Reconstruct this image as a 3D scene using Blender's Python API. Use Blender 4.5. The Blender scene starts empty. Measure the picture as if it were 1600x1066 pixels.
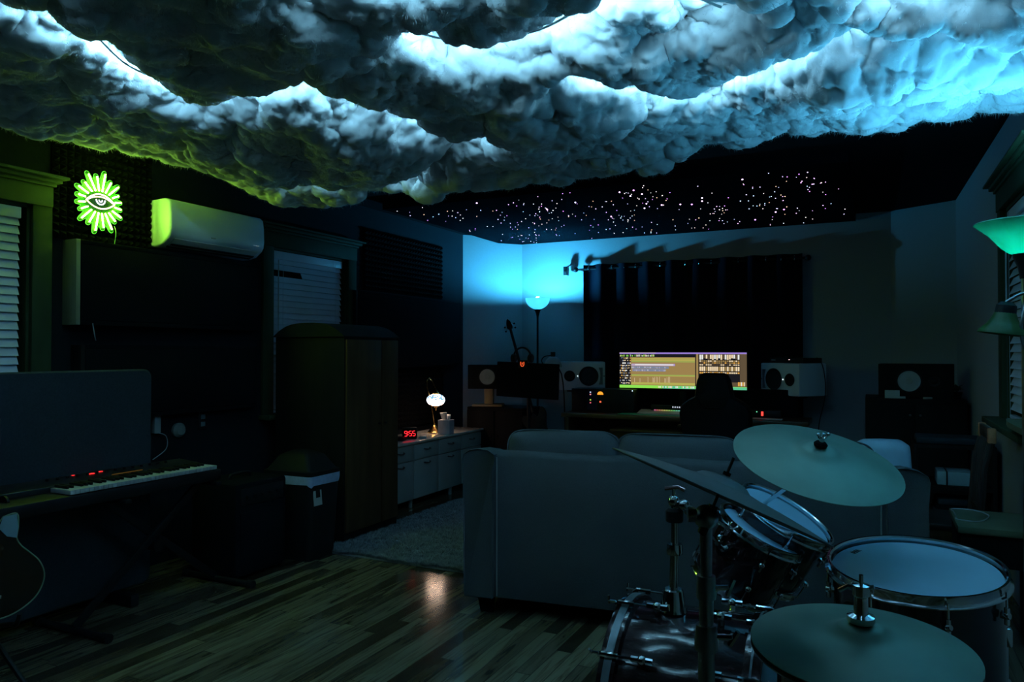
import bpy, math, random
import numpy as np
from mathutils import Vector as V, Matrix as M
random.seed(7)
# ------------------------------------------------------------------ camera, world, exposure
F, TH, PH, CH = 1150.0, math.radians(26.0), math.radians(0.85), 1.32
cd = bpy.data.cameras.new('camera'); cam = bpy.data.objects.new('camera', cd)
bpy.context.collection.objects.link(cam); bpy.context.scene.camera = cam
cd.sensor_width = 36; cd.lens = F/1600*36; cd.clip_start = .02; cd.clip_end = 60
cam.location = (0, 0, CH); cam.rotation_euler = (math.pi/2+PH, 0, TH)
w = bpy.data.worlds.new('night'); bpy.context.scene.world = w; w.use_nodes = True
w.node_tree.nodes['Background'].inputs[0].default_value = (.002, .004, .008, 1)
w.node_tree.nodes['Background'].inputs[1].default_value = .3
vs = bpy.context.scene.view_settings
vs.view_transform = 'Standard'; vs.look = 'None'; vs.gamma = 1; vs.exposure = 0.0; vs.use_curve_mapping = False
LED_S, LAMP_L, LAMP_R, NEON_S = 195.0, 1900.0, 1250.0, 120.0     # lamp strengths
# ------------------------------------------------------------------ helpers
fw = V((-math.sin(TH)*math.cos(PH), math.cos(TH)*math.cos(PH), math.sin(PH)))
rt = V((math.cos(TH), math.sin(TH), 0)); up = rt.cross(fw)
def ray(px, py): return fw + rt*((px-800)/F) + up*((533-py)/F)
def P(px, py, X=None, Y=None, Z=None, D=None):
    d = ray(px, py)
    if X is not None: t = X/d.x
    elif Y is not None: t = Y/d.y
    elif Z is not None: t = (Z-CH)/d.z
    else: t = D
    return V((0, 0, CH)) + d*t
C = bpy.context.collection
def wm(o):
    m = o.matrix_basis.copy()
    while o.parent: o = o.parent; m = o.matrix_basis @ m
    return m
def setp(o, label=None, cat=None, group=None, kind=None):
    if label: o['label'] = label
    if cat: o['category'] = cat
    if group: o['group'] = group
    if kind: o['kind'] = kind
    return o
def thing(name, label, cat, loc=(0, 0, 0), rz=0, group=None):
    o = bpy.data.objects.new(name, None); o.empty_display_size = .05; C.objects.link(o)
    o.location = loc; o.rotation_euler = (0, 0, rz)
    return setp(o, label, cat, group)
def copytree(o, parent=None):
    c = o.copy(); C.objects.link(c); c.parent = parent
    for ch in list(o.children): copytree(ch, c)
    return c
def frame(p0, p1):
    z = (V(p1)-V(p0)).normalized(); a = V((0, 0, 1)) if abs(z.z) < .95 else V((1, 0, 0))
    x = a.cross(z).normalized(); y = z.cross(x)
    return x, y, z
def nframe(c, n):
    n = V(n).normalized(); a = V((0, 0, 1)) if abs(n.z) < .95 else V((0, 1, 0))
    x = a.cross(n).normalized(); y = n.cross(x)
    m = M((x, y, n)).transposed().to_4x4(); m.translation = V(c); return m
class MB:
    def __init__(s, m=None): s.v = []; s.f = []; s.mi = []; s.m = m or M.Identity(4); s.k = 0
    def add(s, vs_, fs):
        b = len(s.v); s.v += [s.m @ V(p) for p in vs_]
        s.f += [tuple(b+i for i in f) for f in fs]; s.mi += [s.k]*len(fs); return s
    def box(s, c, d, rz=0, bev=0.0, R=None):
        hx, hy, hz = d[0]/2, d[1]/2, d[2]/2; R = R or M.Rotation(rz, 4, 'Z'); c = V(c)
        b = min(bev, hx*.9, hy*.9, hz*.9)
        if b <= 0:
            vs_ = [c+R@V((x*hx, y*hy, z*hz)) for z in (-1, 1) for x, y in ((-1, -1), (1, -1), (1, 1), (-1, 1))]
            return s.add(vs_, [(3, 2, 1, 0), (4, 5, 6, 7), (0, 1, 5, 4), (1, 2, 6, 5), (2, 3, 7, 6), (3, 0, 4, 7)])
        rings = []; N = 3
        q = b*.29
        for z, o in ((-hz, b), (-hz+q, q), (-hz+b, 0), (hz-b, 0), (hz-q, q), (hz, b)):
            r = []
            for sx, sy, a0 in ((1, 1, 0), (-1, 1, 90), (-1, -1, 180), (1, -1, 270)):
                for k in range(N):
                    a = math.radians(a0+90*k/(N-1)); rr = max(b-o, 1e-5)
                    r.append(c+R@V((sx*(hx-b)+rr*math.cos(a), sy*(hy-b)+rr*math.sin(a), z)))
            rings.append(r)
        return s.loft(rings, caps=True)
    def loft(s, rings, caps=False, closed=True):
        n = len(rings[0]); vs_ = [p for r in rings for p in r]; fs = []
        for i in range(len(rings)-1):
            for j in range(n if closed else n-1):
                k = (j+1) % n; fs.append((i*n+j, i*n+k, (i+1)*n+k, (i+1)*n+j))
        if caps: fs.append(tuple(range(n-1, -1, -1))); fs.append(tuple((len(rings)-1)*n+j for j in range(n)))
        return s.add(vs_, fs)
    def cyl(s, p0, p1, r0, r1=None, n=16, caps=True):
        r1 = r0 if r1 is None else r1; x, y, z = frame(p0, p1)
        c = [(math.cos(2*math.pi*i/n), math.sin(2*math.pi*i/n)) for i in range(n)]
        return s.loft([[V(p)+x*(a*r)+y*(b*r) for a, b in c] for p, r in ((p0, r0), (p1, r1))], caps)
    def tube(s, pts, r, n=8, closed=False, rs=None):
        pts = [V(p) for p in pts]; rings = []; m = len(pts); px = None
        for i, p in enumerate(pts):
            a = pts[(i-1) % m] if (closed or i) else p; b = pts[(i+1) % m] if (closed or i < m-1) else p
            z = (b-a).normalized()
            if px is None: px = frame((0, 0, 0), z)[0]
            x = (px-z*px.dot(z)).normalized(); px = x; y = z.cross(x); rr = rs[i] if rs else r
            rings.append([p+x*(rr*math.cos(2*math.pi*j/n))+y*(rr*math.sin(2*math.pi*j/n)) for j in range(n)])
        if closed: rings.append(rings[0]); return s.loft(rings)
        return s.loft(rings, True)
    def lathe(s, prof, m=None, n=32):
        m = m or M.Identity(4)
        return s.loft([[m @ V((r*math.cos(2*math.pi*j/n), r*math.sin(2*math.pi*j/n), z)) for j in range(n)] for r, z in prof],
                      caps=prof[0] != prof[-1])
    def ball(s, c, r, n=14, sc=(1, 1, 1)):
        pr = [(max(1e-4, math.sin(math.pi*i/n)), -math.cos(math.pi*i/n)) for i in range(n+1)]
        m = M.Translation(V(c)) @ M.Diagonal((r*sc[0], r*sc[1], r*sc[2], 1)); return s.lathe(pr, m, n*2)
    def prism(s, poly, z0, z1, m=None):
        m = m or M.Identity(4)
        return s.loft([[m@V((x, y, z)) for x, y in poly] for z in (z0, z1)], True)
    def quad(s, a, b, c, d): return s.add([a, b, c, d], [(0, 1, 2, 3)])
    def build(s, name, mat, parent=None, loc=None, smooth=True, ang=35, cls=None):
        inv = wm(parent).inverted() if parent else M.Identity(4)
        o = bpy.data.objects.new(name, None) if 0 else None
        vs_ = [inv @ p for p in s.v]
        if not parent:
            if loc is None:
                xs = [p.x for p in vs_]; ys = [p.y for p in vs_]; zs = [p.z for p in vs_]
                loc = V(((min(xs)+max(xs))/2, (min(ys)+max(ys))/2, min(zs)))
            vs_ = [p-V(loc) for p in vs_]
        me = bpy.data.meshes.new(name); me.from_pydata([tuple(p) for p in vs_], [], s.f)
        for m_ in (mat if isinstance(mat, list) else [mat]): me.materials.append(m_)
        if isinstance(mat, list): me.polygons.foreach_set('material_index', s.mi)
        if smooth:
            me.shade_smooth()
            try: me.set_sharp_from_angle(angle=math.radians(ang))
            except Exception: pass
        me.update(); o = bpy.data.objects.new(name, me); C.objects.link(o)
        if parent: o.parent = parent
        else: o.location = loc
        return o
def bezier(ps, n=10):
    out = []; ps = [V(p) for p in ps]
    q = [ps[0]]+ps+[ps[-1]]
    for i in range(1, len(q)-2):
        for k in range(n):
            t = k/n; a, b, c, d = q[i-1], q[i], q[i+1], q[i+2]
            out.append(.5*((2*b)+(c-a)*t+(2*a-5*b+4*c-d)*t*t+(3*b-a-3*c+d)*t**3))
    out.append(ps[-1]); return out
# ------------------------------------------------------------------ materials
def mat(name, col, rough=.6, metal=0, noise=0, nscale=20, bump=0, spec=.5, emis=None, es=0, coat=0, stretch=None):
    m = bpy.data.materials.new(name); m.use_nodes = True; nt = m.node_tree; b = nt.nodes['Principled BSDF']
    b.inputs['Roughness'].default_value = rough; b.inputs['Metallic'].default_value = metal
    b.inputs['Specular IOR Level'].default_value = spec; b.inputs['Coat Weight'].default_value = coat
    c = (*col, 1); b.inputs['Base Color'].default_value = c
    if emis: b.inputs['Emission Color'].default_value = (*emis, 1); b.inputs['Emission Strength'].default_value = es
    if noise or bump:
        tc = nt.nodes.new('ShaderNodeTexCoord'); n = nt.nodes.new('ShaderNodeTexNoise')
        n.inputs['Scale'].default_value = nscale; n.inputs['Detail'].default_value = 5
        src = tc.outputs['Object']
        if stretch:
            mp = nt.nodes.new('ShaderNodeMapping'); mp.inputs['Scale'].default_value = stretch
            nt.links.new(src, mp.inputs[0]); src = mp.outputs[0]
        nt.links.new(src, n.inputs['Vector'])
        if noise:
            r = nt.nodes.new('ShaderNodeValToRGB'); r.color_ramp.elements[0].position = .3; r.color_ramp.elements[1].position = .7
            r.color_ramp.elements[0].color = tuple(max(0, x*(1-noise)) for x in col)+(1,)
            r.color_ramp.elements[1].color = tuple(min(1, x*(1+noise)) for x in col)+(1,)
            nt.links.new(n.outputs['Fac'], r.inputs[0]); nt.links.new(r.outputs[0], b.inputs['Base Color'])
        if bump:
            bp = nt.nodes.new('ShaderNodeBump'); bp.inputs['Strength'].default_value = bump; bp.inputs['Distance'].default_value = .01
            nt.links.new(n.outputs['Fac'], bp.inputs['Height']); nt.links.new(bp.outputs[0], b.inputs['Normal'])
    return m
_em = {}
def emit(col, s):
    k = (tuple(round(c, 3) for c in col), s)
    if k in _em: return _em[k]
    m = bpy.data.materials.new('light'); m.use_nodes = True; nt = m.node_tree; nt.nodes.clear()
    e = nt.nodes.new('ShaderNodeEmission'); e.inputs[0].default_value = (*col, 1); e.inputs[1].default_value = s
    o = nt.nodes.new('ShaderNodeOutputMaterial'); nt.links.new(e.outputs[0], o.inputs[0]); _em[k] = m; return m
def translucent(name, col, tcol, fac=.5, noise=False):
    m = bpy.data.materials.new(name); m.use_nodes = True; nt = m.node_tree; nt.nodes.clear()
    d = nt.nodes.new('ShaderNodeBsdfPrincipled'); d.inputs['Base Color'].default_value = (*col, 1); d.inputs['Roughness'].default_value = .3
    t = nt.nodes.new('ShaderNodeBsdfTranslucent'); t.inputs[0].default_value = (*tcol, 1)
    x = nt.nodes.new('ShaderNodeMixShader'); x.inputs[0].default_value = fac; o = nt.nodes.new('ShaderNodeOutputMaterial')
    nt.links.new(d.outputs[0], x.inputs[1]); nt.links.new(t.outputs[0], x.inputs[2]); nt.links.new(x.outputs[0], o.inputs[0])
    if noise:
        n = nt.nodes.new('ShaderNodeTexNoise'); n.inputs['Scale'].default_value = 9; n.inputs['Detail'].default_value = 6; n.inputs['Distortion'].default_value = 2
        tc = nt.nodes.new('ShaderNodeTexCoord'); nt.links.new(tc.outputs['Object'], n.inputs['Vector'])
        r = nt.nodes.new('ShaderNodeValToRGB'); r.color_ramp.elements[0].position = .38; r.color_ramp.elements[1].position = .52
        r.color_ramp.elements[0].color = tuple(c*.55 for c in tcol)+(1,); r.color_ramp.elements[1].color = (*tcol, 1)
        nt.links.new(n.outputs['Fac'], r.inputs[0]); nt.links.new(r.outputs[0], t.inputs[0])
    return m
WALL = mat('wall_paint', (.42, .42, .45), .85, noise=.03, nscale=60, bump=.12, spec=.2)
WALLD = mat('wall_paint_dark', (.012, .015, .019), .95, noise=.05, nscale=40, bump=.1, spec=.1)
CEIL = mat('black_ceiling_paint', (.008, .009, .011), .95, noise=.1, nscale=30, bump=.1, spec=.05)
TRIM = mat('painted_trim', (.035, .055, .025), .7, spec=.2, noise=.12, nscale=14, bump=.05, stretch=(1, 1, .2))
BLIND = mat('blind_slats', (.70, .76, .88), .45, noise=.03, nscale=10)
BLK = mat('black_plastic', (.010, .010, .012), .5, spec=.25, noise=.15, nscale=30)
BLKF = mat('black_fabric', (.006, .007, .009), .98, spec=.08, noise=.2, nscale=140, bump=.25)
BLKW = mat('black_wood', (.010, .009, .009), .7, spec=.15, noise=.3, nscale=9, stretch=(1, 1, .15))
FOAM = mat('charcoal_foam', (.005, .0055, .006), .95, spec=.05, noise=.15, nscale=80)
GOBO = mat('grey_felt', (.035, .045, .055), .95, spec=.1, noise=.12, nscale=120, bump=.2)
SOFA = mat('sofa_linen', (.095, .105, .115), .95, spec=.05, noise=.10, nscale=260, bump=.25)
CHROME = mat('chrome', (.72, .74, .76), .12, 1, noise=.03, nscale=4)
DCHROME = mat('worn_chrome', (.35, .36, .37), .28, 1, noise=.1, nscale=12)
BRASS = mat('aged_brass', (.62, .36, .12), .25, 1, noise=.15, nscale=16)
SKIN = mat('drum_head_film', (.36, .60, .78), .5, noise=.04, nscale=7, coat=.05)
WHT = mat('white_plastic', (.48, .49, .51), .35, noise=.02, nscale=8)
WHITEP = mat('white_lacquer', (.38, .42, .41), .35, noise=.03, nscale=6)
OAK = mat('pale_wood', (.45, .30, .15), .5, noise=.25, nscale=10, stretch=(1, 1, .15))
BROWN = mat('brown_wood', (.10, .045, .02), .4, noise=.3, nscale=10, stretch=(.2, 1, 1))
WARD = mat('monitor_glow_wood', (.085, .045, .02), .6, spec=.15, noise=.25, nscale=12, stretch=(1, 1, .12))  # brown stands in for warm monitor light on the black cabinet's doors
NAVY = mat('navy_curtain', (.0035, .005, .012), .9, spec=.12, noise=.15, nscale=200, bump=.1)
PAPER = mat('paper', (.55, .55, .52), .8, noise=.03)
RUGM = mat('shag', (.24, .27, .29), .95, noise=.2, nscale=30)
CONE = mat('paper_cone', (.5, .5, .5), .8, noise=.05, nscale=20)
def lacquer():
    m = mat('burgundy_lacquer', (.03, .012, .014), .16, noise=.5, nscale=6, coat=.6, stretch=(.6, 6, 6)); return m
SHELL = lacquer()
SPKW = mat('speaker_white', (.75, .75, .78), .4, noise=.02, nscale=8)
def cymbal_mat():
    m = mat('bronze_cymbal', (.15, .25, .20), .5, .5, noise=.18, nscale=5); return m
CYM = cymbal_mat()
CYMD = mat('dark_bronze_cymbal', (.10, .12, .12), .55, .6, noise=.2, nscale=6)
def floor_mat():
    m = bpy.data.materials.new('hickory_planks'); m.use_nodes = True; nt = m.node_tree; L = nt.links; N = nt.nodes.new
    b = nt.nodes['Principled BSDF']; tc = N('ShaderNodeTexCoord'); sp = N('ShaderNodeSeparateXYZ'); L.new(tc.outputs['Object'], sp.inputs[0])
    def mt(op, a, bb=None):
        n = N('ShaderNodeMath'); n.operation = op
        for i, q in enumerate((a, bb)):
            if q is None: continue
            if isinstance(q, (int, float)): n.inputs[i].default_value = q
            else: L.new(q, n.inputs[i])
        return n.outputs[0]
    xr = mt('DIVIDE', sp.outputs[0], .07); row = mt('FLOOR', xr); wn = N('ShaderNodeTexWhiteNoise'); wn.noise_dimensions = '1D'; L.new(row, wn.inputs['W'])
    yy = mt('ADD', mt('DIVIDE', sp.outputs[1], .85), mt('MULTIPLY', wn.outputs['Value'], 7.0)); colm = mt('FLOOR', yy)
    cb = N('ShaderNodeCombineXYZ'); L.new(row, cb.inputs[0]); L.new(colm, cb.inputs[1])
    w2 = N('ShaderNodeTexWhiteNoise'); w2.noise_dimensions = '2D'; L.new(cb.outputs[0], w2.inputs['Vector'])
    cr = N('ShaderNodeValToRGB'); e = cr.color_ramp.elements; e[0].color = (.035, .024, .014, 1); e[1].color = (.22, .19, .12, 1)
    e[0].position = .0
    k = e.new(.16); k.color = (.08, .058, .034, 1); k = e.new(.5); k.color = (.16, .135, .09, 1)
    L.new(w2.outputs['Value'], cr.inputs[0])
    mp = N('ShaderNodeMapping'); mp.inputs['Scale'].default_value = (22, 1.6, 1); L.new(tc.outputs['Object'], mp.inputs[0])
    ad = N('ShaderNodeVectorMath'); ad.operation = 'ADD'; L.new(mp.outputs[0], ad.inputs[0]); 
    sc = N('ShaderNodeVectorMath'); sc.operation = 'SCALE'; sc.inputs['Scale'].default_value = 5.3; L.new(cb.outputs[0], sc.inputs[0]); L.new(sc.outputs[0], ad.inputs[1])
    ns = N('ShaderNodeTexNoise'); ns.inputs['Scale'].default_value = 1.6; ns.inputs['Detail'].default_value = 8; ns.inputs['Distortion'].default_value = 1.2; L.new(ad.outputs[0], ns.inputs['Vector'])
    r2 = N('ShaderNodeValToRGB'); r2.color_ramp.elements[0].position = .33; r2.color_ramp.elements[0].color = (.28, .22, .18, 1); r2.color_ramp.elements[1].position = .55
    L.new(ns.outputs['Fac'], r2.inputs[0])
    mx = N('ShaderNodeMix'); mx.data_type = 'RGBA'; mx.blend_type = 'MULTIPLY'; mx.inputs[0].default_value = .8
    L.new(cr.outputs[0], mx.inputs[6]); L.new(r2.outputs[0], mx.inputs[7])
    fx = mt('FRACT', xr); fy = mt('FRACT', yy)
    gap = mt('MINIMUM', mt('GREATER_THAN', fx, .035), mt('GREATER_THAN', fy, .004))
    m2 = N('ShaderNodeMix'); m2.data_type = 'RGBA'; m2.blend_type = 'MIX'; L.new(gap, m2.inputs[0]); m2.inputs[6].default_value = (.02, .015, .01, 1); L.new(mx.outputs[2], m2.inputs[7])
    L.new(m2.outputs[2], b.inputs['Base Color']); b.inputs['Roughness'].default_value = .14
    bp = N('ShaderNodeBump'); bp.inputs['Strength'].default_value = .12; bp.inputs['Distance'].default_value = .003; L.new(gap, bp.inputs['Height']); L.new(bp.outputs[0], b.inputs['Normal'])
    return m
# ------------------------------------------------------------------ room shell
XL, ZC, ZP = -4.0, 2.60, 2.53
pA, pB, pC, pD = (XL, 6.98), (-3.53, 7.5), (.17, 7.5), (.65, 7.2)
pE, pF = (.76, -1.6), (XL, -1.6)
def wallseg(name, a, b, m, z0=0, z1=ZC, th=.1):
    a = V((*a, 0)); b = V((*b, 0)); d = (b-a).normalized(); n = V((-d.y, d.x, 0))*th   # outward
    mb = MB(); pl = [a, b, b+n, a+n]
    mb.loft([[p+V((0, 0, z)) for p in pl] for z in (z0, z1)], True)
    return setp(mb.build(name, m, smooth=False), kind='structure')
def struct(name, mb, m, **k): return setp(mb.build(name, m, smooth=False, **k), kind='structure')
struct('floor', MB().box((-1.6, 2.95, -.05), (5.2, 9.4, .1)), floor_mat(), loc=(0, 0, 0))
struct('ceiling', MB().box((-1.6, 2.95, ZC+.05), (5.2, 9.4, .1)), CEIL)
wallseg('wall_left_bay', pA, pB, WALL, th=.1); wallseg('wall_back', pB, pC, WALL); wallseg('wall_right_bay', pC, pD, WALL)
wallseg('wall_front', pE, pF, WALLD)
# left wall with two window openings, right wall with one
def wall_open(name, a, b, m, ops, th=.1):
    a3 = V((*a, 0)); b3 = V((*b, 0)); d = (b3-a3); L = d.length; d.normalize(); n = V((-d.y, d.x, 0))*th; mb = MB()
    def piece(s0, s1, z0, z1):
        q = [a3+d*s0, a3+d*s1, a3+d*s1+n, a3+d*s0+n]; mb.loft([[p+V((0, 0, z)) for p in q] for z in (z0, z1)], True)
    s = 0
    for s0, s1, z0, z1 in ops: piece(s, s0, 0, ZC); piece(s0, s1, 0, z0); piece(s0, s1, z1, ZC); s = s1
    piece(s, L, 0, ZC)
    return struct(name, mb, m)
w1 = (.95, P(46, 400, X=XL).y); w2 = (P(424, 450, X=XL).y, P(541, 450, X=XL).y)
ZW0, ZW1 = .86, 2.10
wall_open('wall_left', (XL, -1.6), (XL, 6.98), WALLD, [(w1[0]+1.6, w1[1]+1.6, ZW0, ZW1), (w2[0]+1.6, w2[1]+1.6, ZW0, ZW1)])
dR = (V((*pE, 0))-V((*pD, 0))).normalized()
def RW(y, off=0): t = (y-pD[1])/(pE[1]-pD[1]); return pD[0]+(pE[0]-pD[0])*t+off
w3y = (4.92, 4.0)
wall_open('wall_right', pD, pE, WALL, [(7.2-w3y[0], 7.2-w3y[1], .95, 2.12)])
GLASS = mat('night_glass', (.01, .012, .016), .05, spec=.6)
def window(n, y0, y1, x, s, z0=ZW0, z1=ZW1, cw=.105):
    root = thing('window_%d' % n, None, None, (x, (y0+y1)/2, z0)); root['kind'] = 'structure'
    for nm, yy, wd in (('casing', y0-cw/2, cw), ('casing', y1+cw/2, cw)):
        MB().box((x+s*.012, yy, (z0+z1)/2), (.03, wd, z1-z0+.02), bev=.004).build(nm, TRIM, root)
    MB().box((x+s*.016, (y0+y1)/2, z1+.055), (.036, y1-y0+2*cw, .11), bev=.004).build('header', TRIM, root)
    mb = MB()
    for k, (h, dpt, ex) in enumerate(((.02, .045, .012), (.022, .065, .03), (.016, .09, .055))):
        zz = z1+.11+[0, .02, .042][k]
        mb.box((x+s*dpt/2, (y0+y1)/2, zz+h/2), (dpt, y1-y0+2*cw+2*ex, h), bev=.004)
    mb.build('crown', TRIM, root)
    MB().box((x+s*.04, (y0+y1)/2, z0-.018), (.14, y1-y0+2*cw+.04, .035), bev=.006).build('sill', TRIM, root)
    mb = MB()
    for yy in (y0+.008, y1-.008): mb.box((x-s*.045, yy, (z0+z1)/2), (.09, .016, z1-z0))
    mb.box((x-s*.045, (y0+y1)/2, z1-.008), (.09, y1-y0, .016))
    mb.build('jamb', TRIM, root)
    MB().box((x-s*.085, (y0+y1)/2, (z0+z1)/2), (.008, y1-y0-.03, z1-z0-.02)).build('pane', GLASS, root)
    return root
def blind(y0, y1, x, s, z0, z1, label, gap=None, wand=None):
    root = thing('window_blind', label, 'blind', (x, (y0+y1)/2, z0))
    MB().box((x+s*.008, (y0+y1)/2, z1-.03), (.02, y1-y0, .06), bev=.004).build('valance', BLIND, root)
    mb = MB(); z = z1-.075; k = 0
    while z > z0+.03:
        a, b = y0+.004, y1-.004
        if gap and abs(z-gap[2]) < .022: a = gap[1]
        if b > a: mb.box((x, (a+b)/2, z), (.05, b-a, .003), R=M.Rotation(s*math.radians(66), 4, 'Y'))
        z -= .0455; k += 1
    mb.build('slats', BLIND, root, smooth=False)
    MB().box((x, (y0+y1)/2, z0+.014), (.03, y1-y0-.01, .02), bev=.004).build('bottom_rail', BLIND, root)
    for t in (.12, .88): yy = y0+(y1-y0)*t; MB().box((x+s*.026, yy, (z0+z1)/2), (.0015, .003, z1-z0-.03)).build('ladder_cord', BLIND, root)
    if wand: MB().cyl((x+s*.04, wand, z1-.07), (x+s*.04, wand, z1-.62), .004, n=8).build('tilt_wand', WHT, root)
    return root
window(1, w1[0], w1[1], XL, 1); window(2, w2[0], w2[1], XL, 1)
window(3, w3y[1], w3y[0], RW(4.46), -1, .95, 2.12)
blind(w1[0]+.02, P(33, 450, X=XL).y, XL-.02, 1, ZW0, ZW1-.02, 'white slatted window blind at the far left edge beside the neon eye sign')
g = P(474, 428, X=XL)
blind(w2[0]+.02, w2[1]-.05, XL-.02, 1, ZW0, ZW1-.02, 'white slatted window blind above the domed cabinet, with one broken slat near its top', gap=(0, g.y, P(450, 427, X=XL).z), wand=P(432, 450, X=XL).y)
blind(w3y[1]+.02, w3y[0]-.03, RW(4.46)+.02, -1, .95, 2.10, 'white slatted window blind on the right wall behind the green-shaded lamp', wand=w3y[0]-.14)
# ------------------------------------------------------------------ cloud ceiling
def h3(i, j, k, s):
    x = (i*374761393+j*668265263+k*2147483647+s*1274126177) & 0xffffffff
    x = ((x ^ (x >> 13))*1274126177) & 0xffffffff; x = ((x ^ (x >> 16))*2246822519) & 0xffffffff
    return ((x ^ (x >> 15)) & 0xffffff)/float(0xffffff)
def worley(p, s):
    c = np.floor(p).astype(np.int64); best = np.full(len(p), 1e-9)
    for a in (-1, 0, 1):
        for b in (-1, 0, 1):
            for d in (-1, 0, 1):
                i, j, k = c[:, 0]+a, c[:, 1]+b, c[:, 2]+d
                q = (i+h3(i, j, k, s)-p[:, 0])**2+(j+h3(i, j, k, s+1)-p[:, 1])**2+(k+h3(i, j, k, s+2)-p[:, 2])**2
                best = best+np.exp(-14*q)
    return np.sqrt(np.maximum(-np.log(best)/14, 0))
def vnoise(p, s):
    c = np.floor(p).astype(np.int64); f = p-c; f = f*f*(3-2*f); r = 0
    for a in (0, 1):
        for b in (0, 1):
            for d in (0, 1):
                wgt = (f[:, 0] if a else 1-f[:, 0])*(f[:, 1] if b else 1-f[:, 1])*(f[:, 2] if d else 1-f[:, 2])
                r = r+wgt*h3(c[:, 0]+a, c[:, 1]+b, c[:, 2]+d, s)
    return r
ZB = 2.28
def strip(pts, dy=0): return bezier([P(x, y+dy, Z=ZB+.04) for x, y in pts], 12)
bands = [[(-60, 25), (0, 52), (130, 96), (220, 165), (330, 192), (480, 170), (600, 205), (700, 232)],
         [(395, 286), (500, 292), (600, 295), (690, 262), (740, 240)],
         [(640, 112), (700, 126), (760, 128), (850, 114), (940, 74), (1020, 52), (1130, 84)],
         [(895, 160), (1000, 180), (1100, 186), (1200, 145), (1290, 110), (1400, 96), (1500, 92), (1620, 96)],
         [(480, 8), (560, 14), (640, 28), (720, 20)], [(1330, 18), (1450, 30), (1560, 22)]]
strips = [strip(b) for b in bands]
strips.append([V((-3.2+.1*i, .9+.2*math.sin(i*.5), ZB+.04)) for i in range(0, 36)])  # extra strip out of view, added for ambient light
def cloud():
    x0, x1, y0, y1, st = -3.985, .70, -.4, 4.16, .0075
    xs = np.arange(x0, x1, st); ys = np.arange(y0, y1, st); nx, ny = len(xs), len(ys)
    X, Y = np.meshgrid(xs, ys); X = X.ravel(); Y = Y.ravel()
    p2 = np.stack([X, Y, X*0], 1)
    n1 = vnoise(p2*1.7, 11); n2 = vnoise(p2*5+7, 12); n3 = vnoise(p2*13+3, 19)
    # distance to wavy boundary (left and back edges; the right side runs to the wall)
    dl = X-(-3.88+.10*(n1-.5)*2+.05*(n2-.5)*2); db = (3.86+.26*np.exp(-((X-.65)/.5)**2)+.15*np.exp(-((X+1.2)/1.0)**2)+.07*(n1-.5)*2+.07*(n2-.5)*2)-Y; dr = (RW(2)-.0)-X+.02; df = Y+.38
    d = np.minimum(np.minimum(dl*.36, db), np.minimum(df, dr*3+.05)); e = np.clip(d/.16, 0, 1); e = np.sqrt(np.clip(1-(1-e)**2, 0, 1))
    g = np.full(len(X), 9.0)
    for s in strips:
        for a, b in zip(s[:-1], s[1:]):
            ax, ay, bx, by = a.x, a.y, b.x, b.y; L = max((bx-ax)**2+(by-ay)**2, 1e-9)
            t = np.clip(((X-ax)*(bx-ax)+(Y-ay)*(by-ay))/L, 0, 1); g = np.minimum(g, np.hypot(X-ax-t*(bx-ax), Y-ay-t*(by-ay)))
    wd = .07+.07*n2
    gr = np.exp(-(g/wd)**2)
    T = .25+.10*(n1-.5)*2+.05*(n2-.5)
    T = T-.29*np.clip(-3.4-X, 0, .6)
    T = T*(1-.8*gr)
    pos = np.stack([X, Y, ZC-e*T-.002], 1)
    def normals(pos):
        G = pos.reshape(ny, nx, 3); du = np.gradient(G, axis=1); dv = np.gradient(G, axis=0)
        n = np.cross(dv, du); n /= np.maximum(np.linalg.norm(n, axis=2, keepdims=True), 1e-9); return n.reshape(-1, 3)
    for fr, amp, sd in ((4.3, .085, 1), (8.5, .066, 21), (17, .026, 41), (36, .011, 61)):
        q = pos*fr; wrp = np.stack([vnoise(q*.9+5, sd+3), vnoise(q*.9+9, sd+4), vnoise(q*.9+2, sd+5)], 1)-.5
        wv = worley(q+wrp*.9, sd); bump = np.sqrt(np.clip(1-(wv/.86)**2, 0, 1))-.6
        pos = pos+normals(pos)*(bump*amp*e)[:, None]
    pos = pos+normals(pos)*((vnoise(pos*90, 77)-.5)*.005)[:, None]
    pos[:, 0] = np.minimum(pos[:, 0], RW(2)-.003); pos[:, 2] = np.minimum(pos[:, 2], ZC-.002)
    idx = np.arange(nx*ny).reshape(ny, nx); a = idx[:-1, :-1].ravel(); b = idx[:-1, 1:].ravel(); c = idx[1:, 1:].ravel(); dd = idx[1:, :-1].ravel()
    fq = np.stack([a, dd, c, b], 1)
    keep = d[a] > -.02; fq = fq[keep]
    used = np.unique(fq); mp = np.full(nx*ny, -1); mp[used] = np.arange(len(used)); fq = mp[fq]; pos = pos[used]
    org = np.array([-1.4, 1.7, ZC]); me = bpy.data.meshes.new('cloud'); me.vertices.add(len(pos)); me.vertices.foreach_set('co', (pos-org).astype(np.float32).ravel())
    nf = len(fq); me.loops.add(nf*4); me.loops.foreach_set('vertex_index', fq.astype(np.int32).ravel())
    me.polygons.add(nf); me.polygons.foreach_set('loop_start', np.arange(nf, dtype=np.int32)*4)
    me.update(calc_edges=True); me.validate(); me.shade_smooth()
    m = mat('cotton_fill', (.60, .62, .64), 1, noise=.02, nscale=30, bump=.25, spec=0); b_ = m.node_tree.nodes['Principled BSDF']; b_.inputs['Subsurface Weight'].default_value = .6; b_.inputs['Subsurface Radius'].default_value = (1, 1, 1); b_.inputs['Subsurface Scale'].default_value = .045; me.materials.append(m)
    root = thing('cloud_ceiling', 'billowing cotton storm cloud installation covering the ceiling, lit by hidden blue-white light strips', 'cloud decoration', tuple(org))
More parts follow.
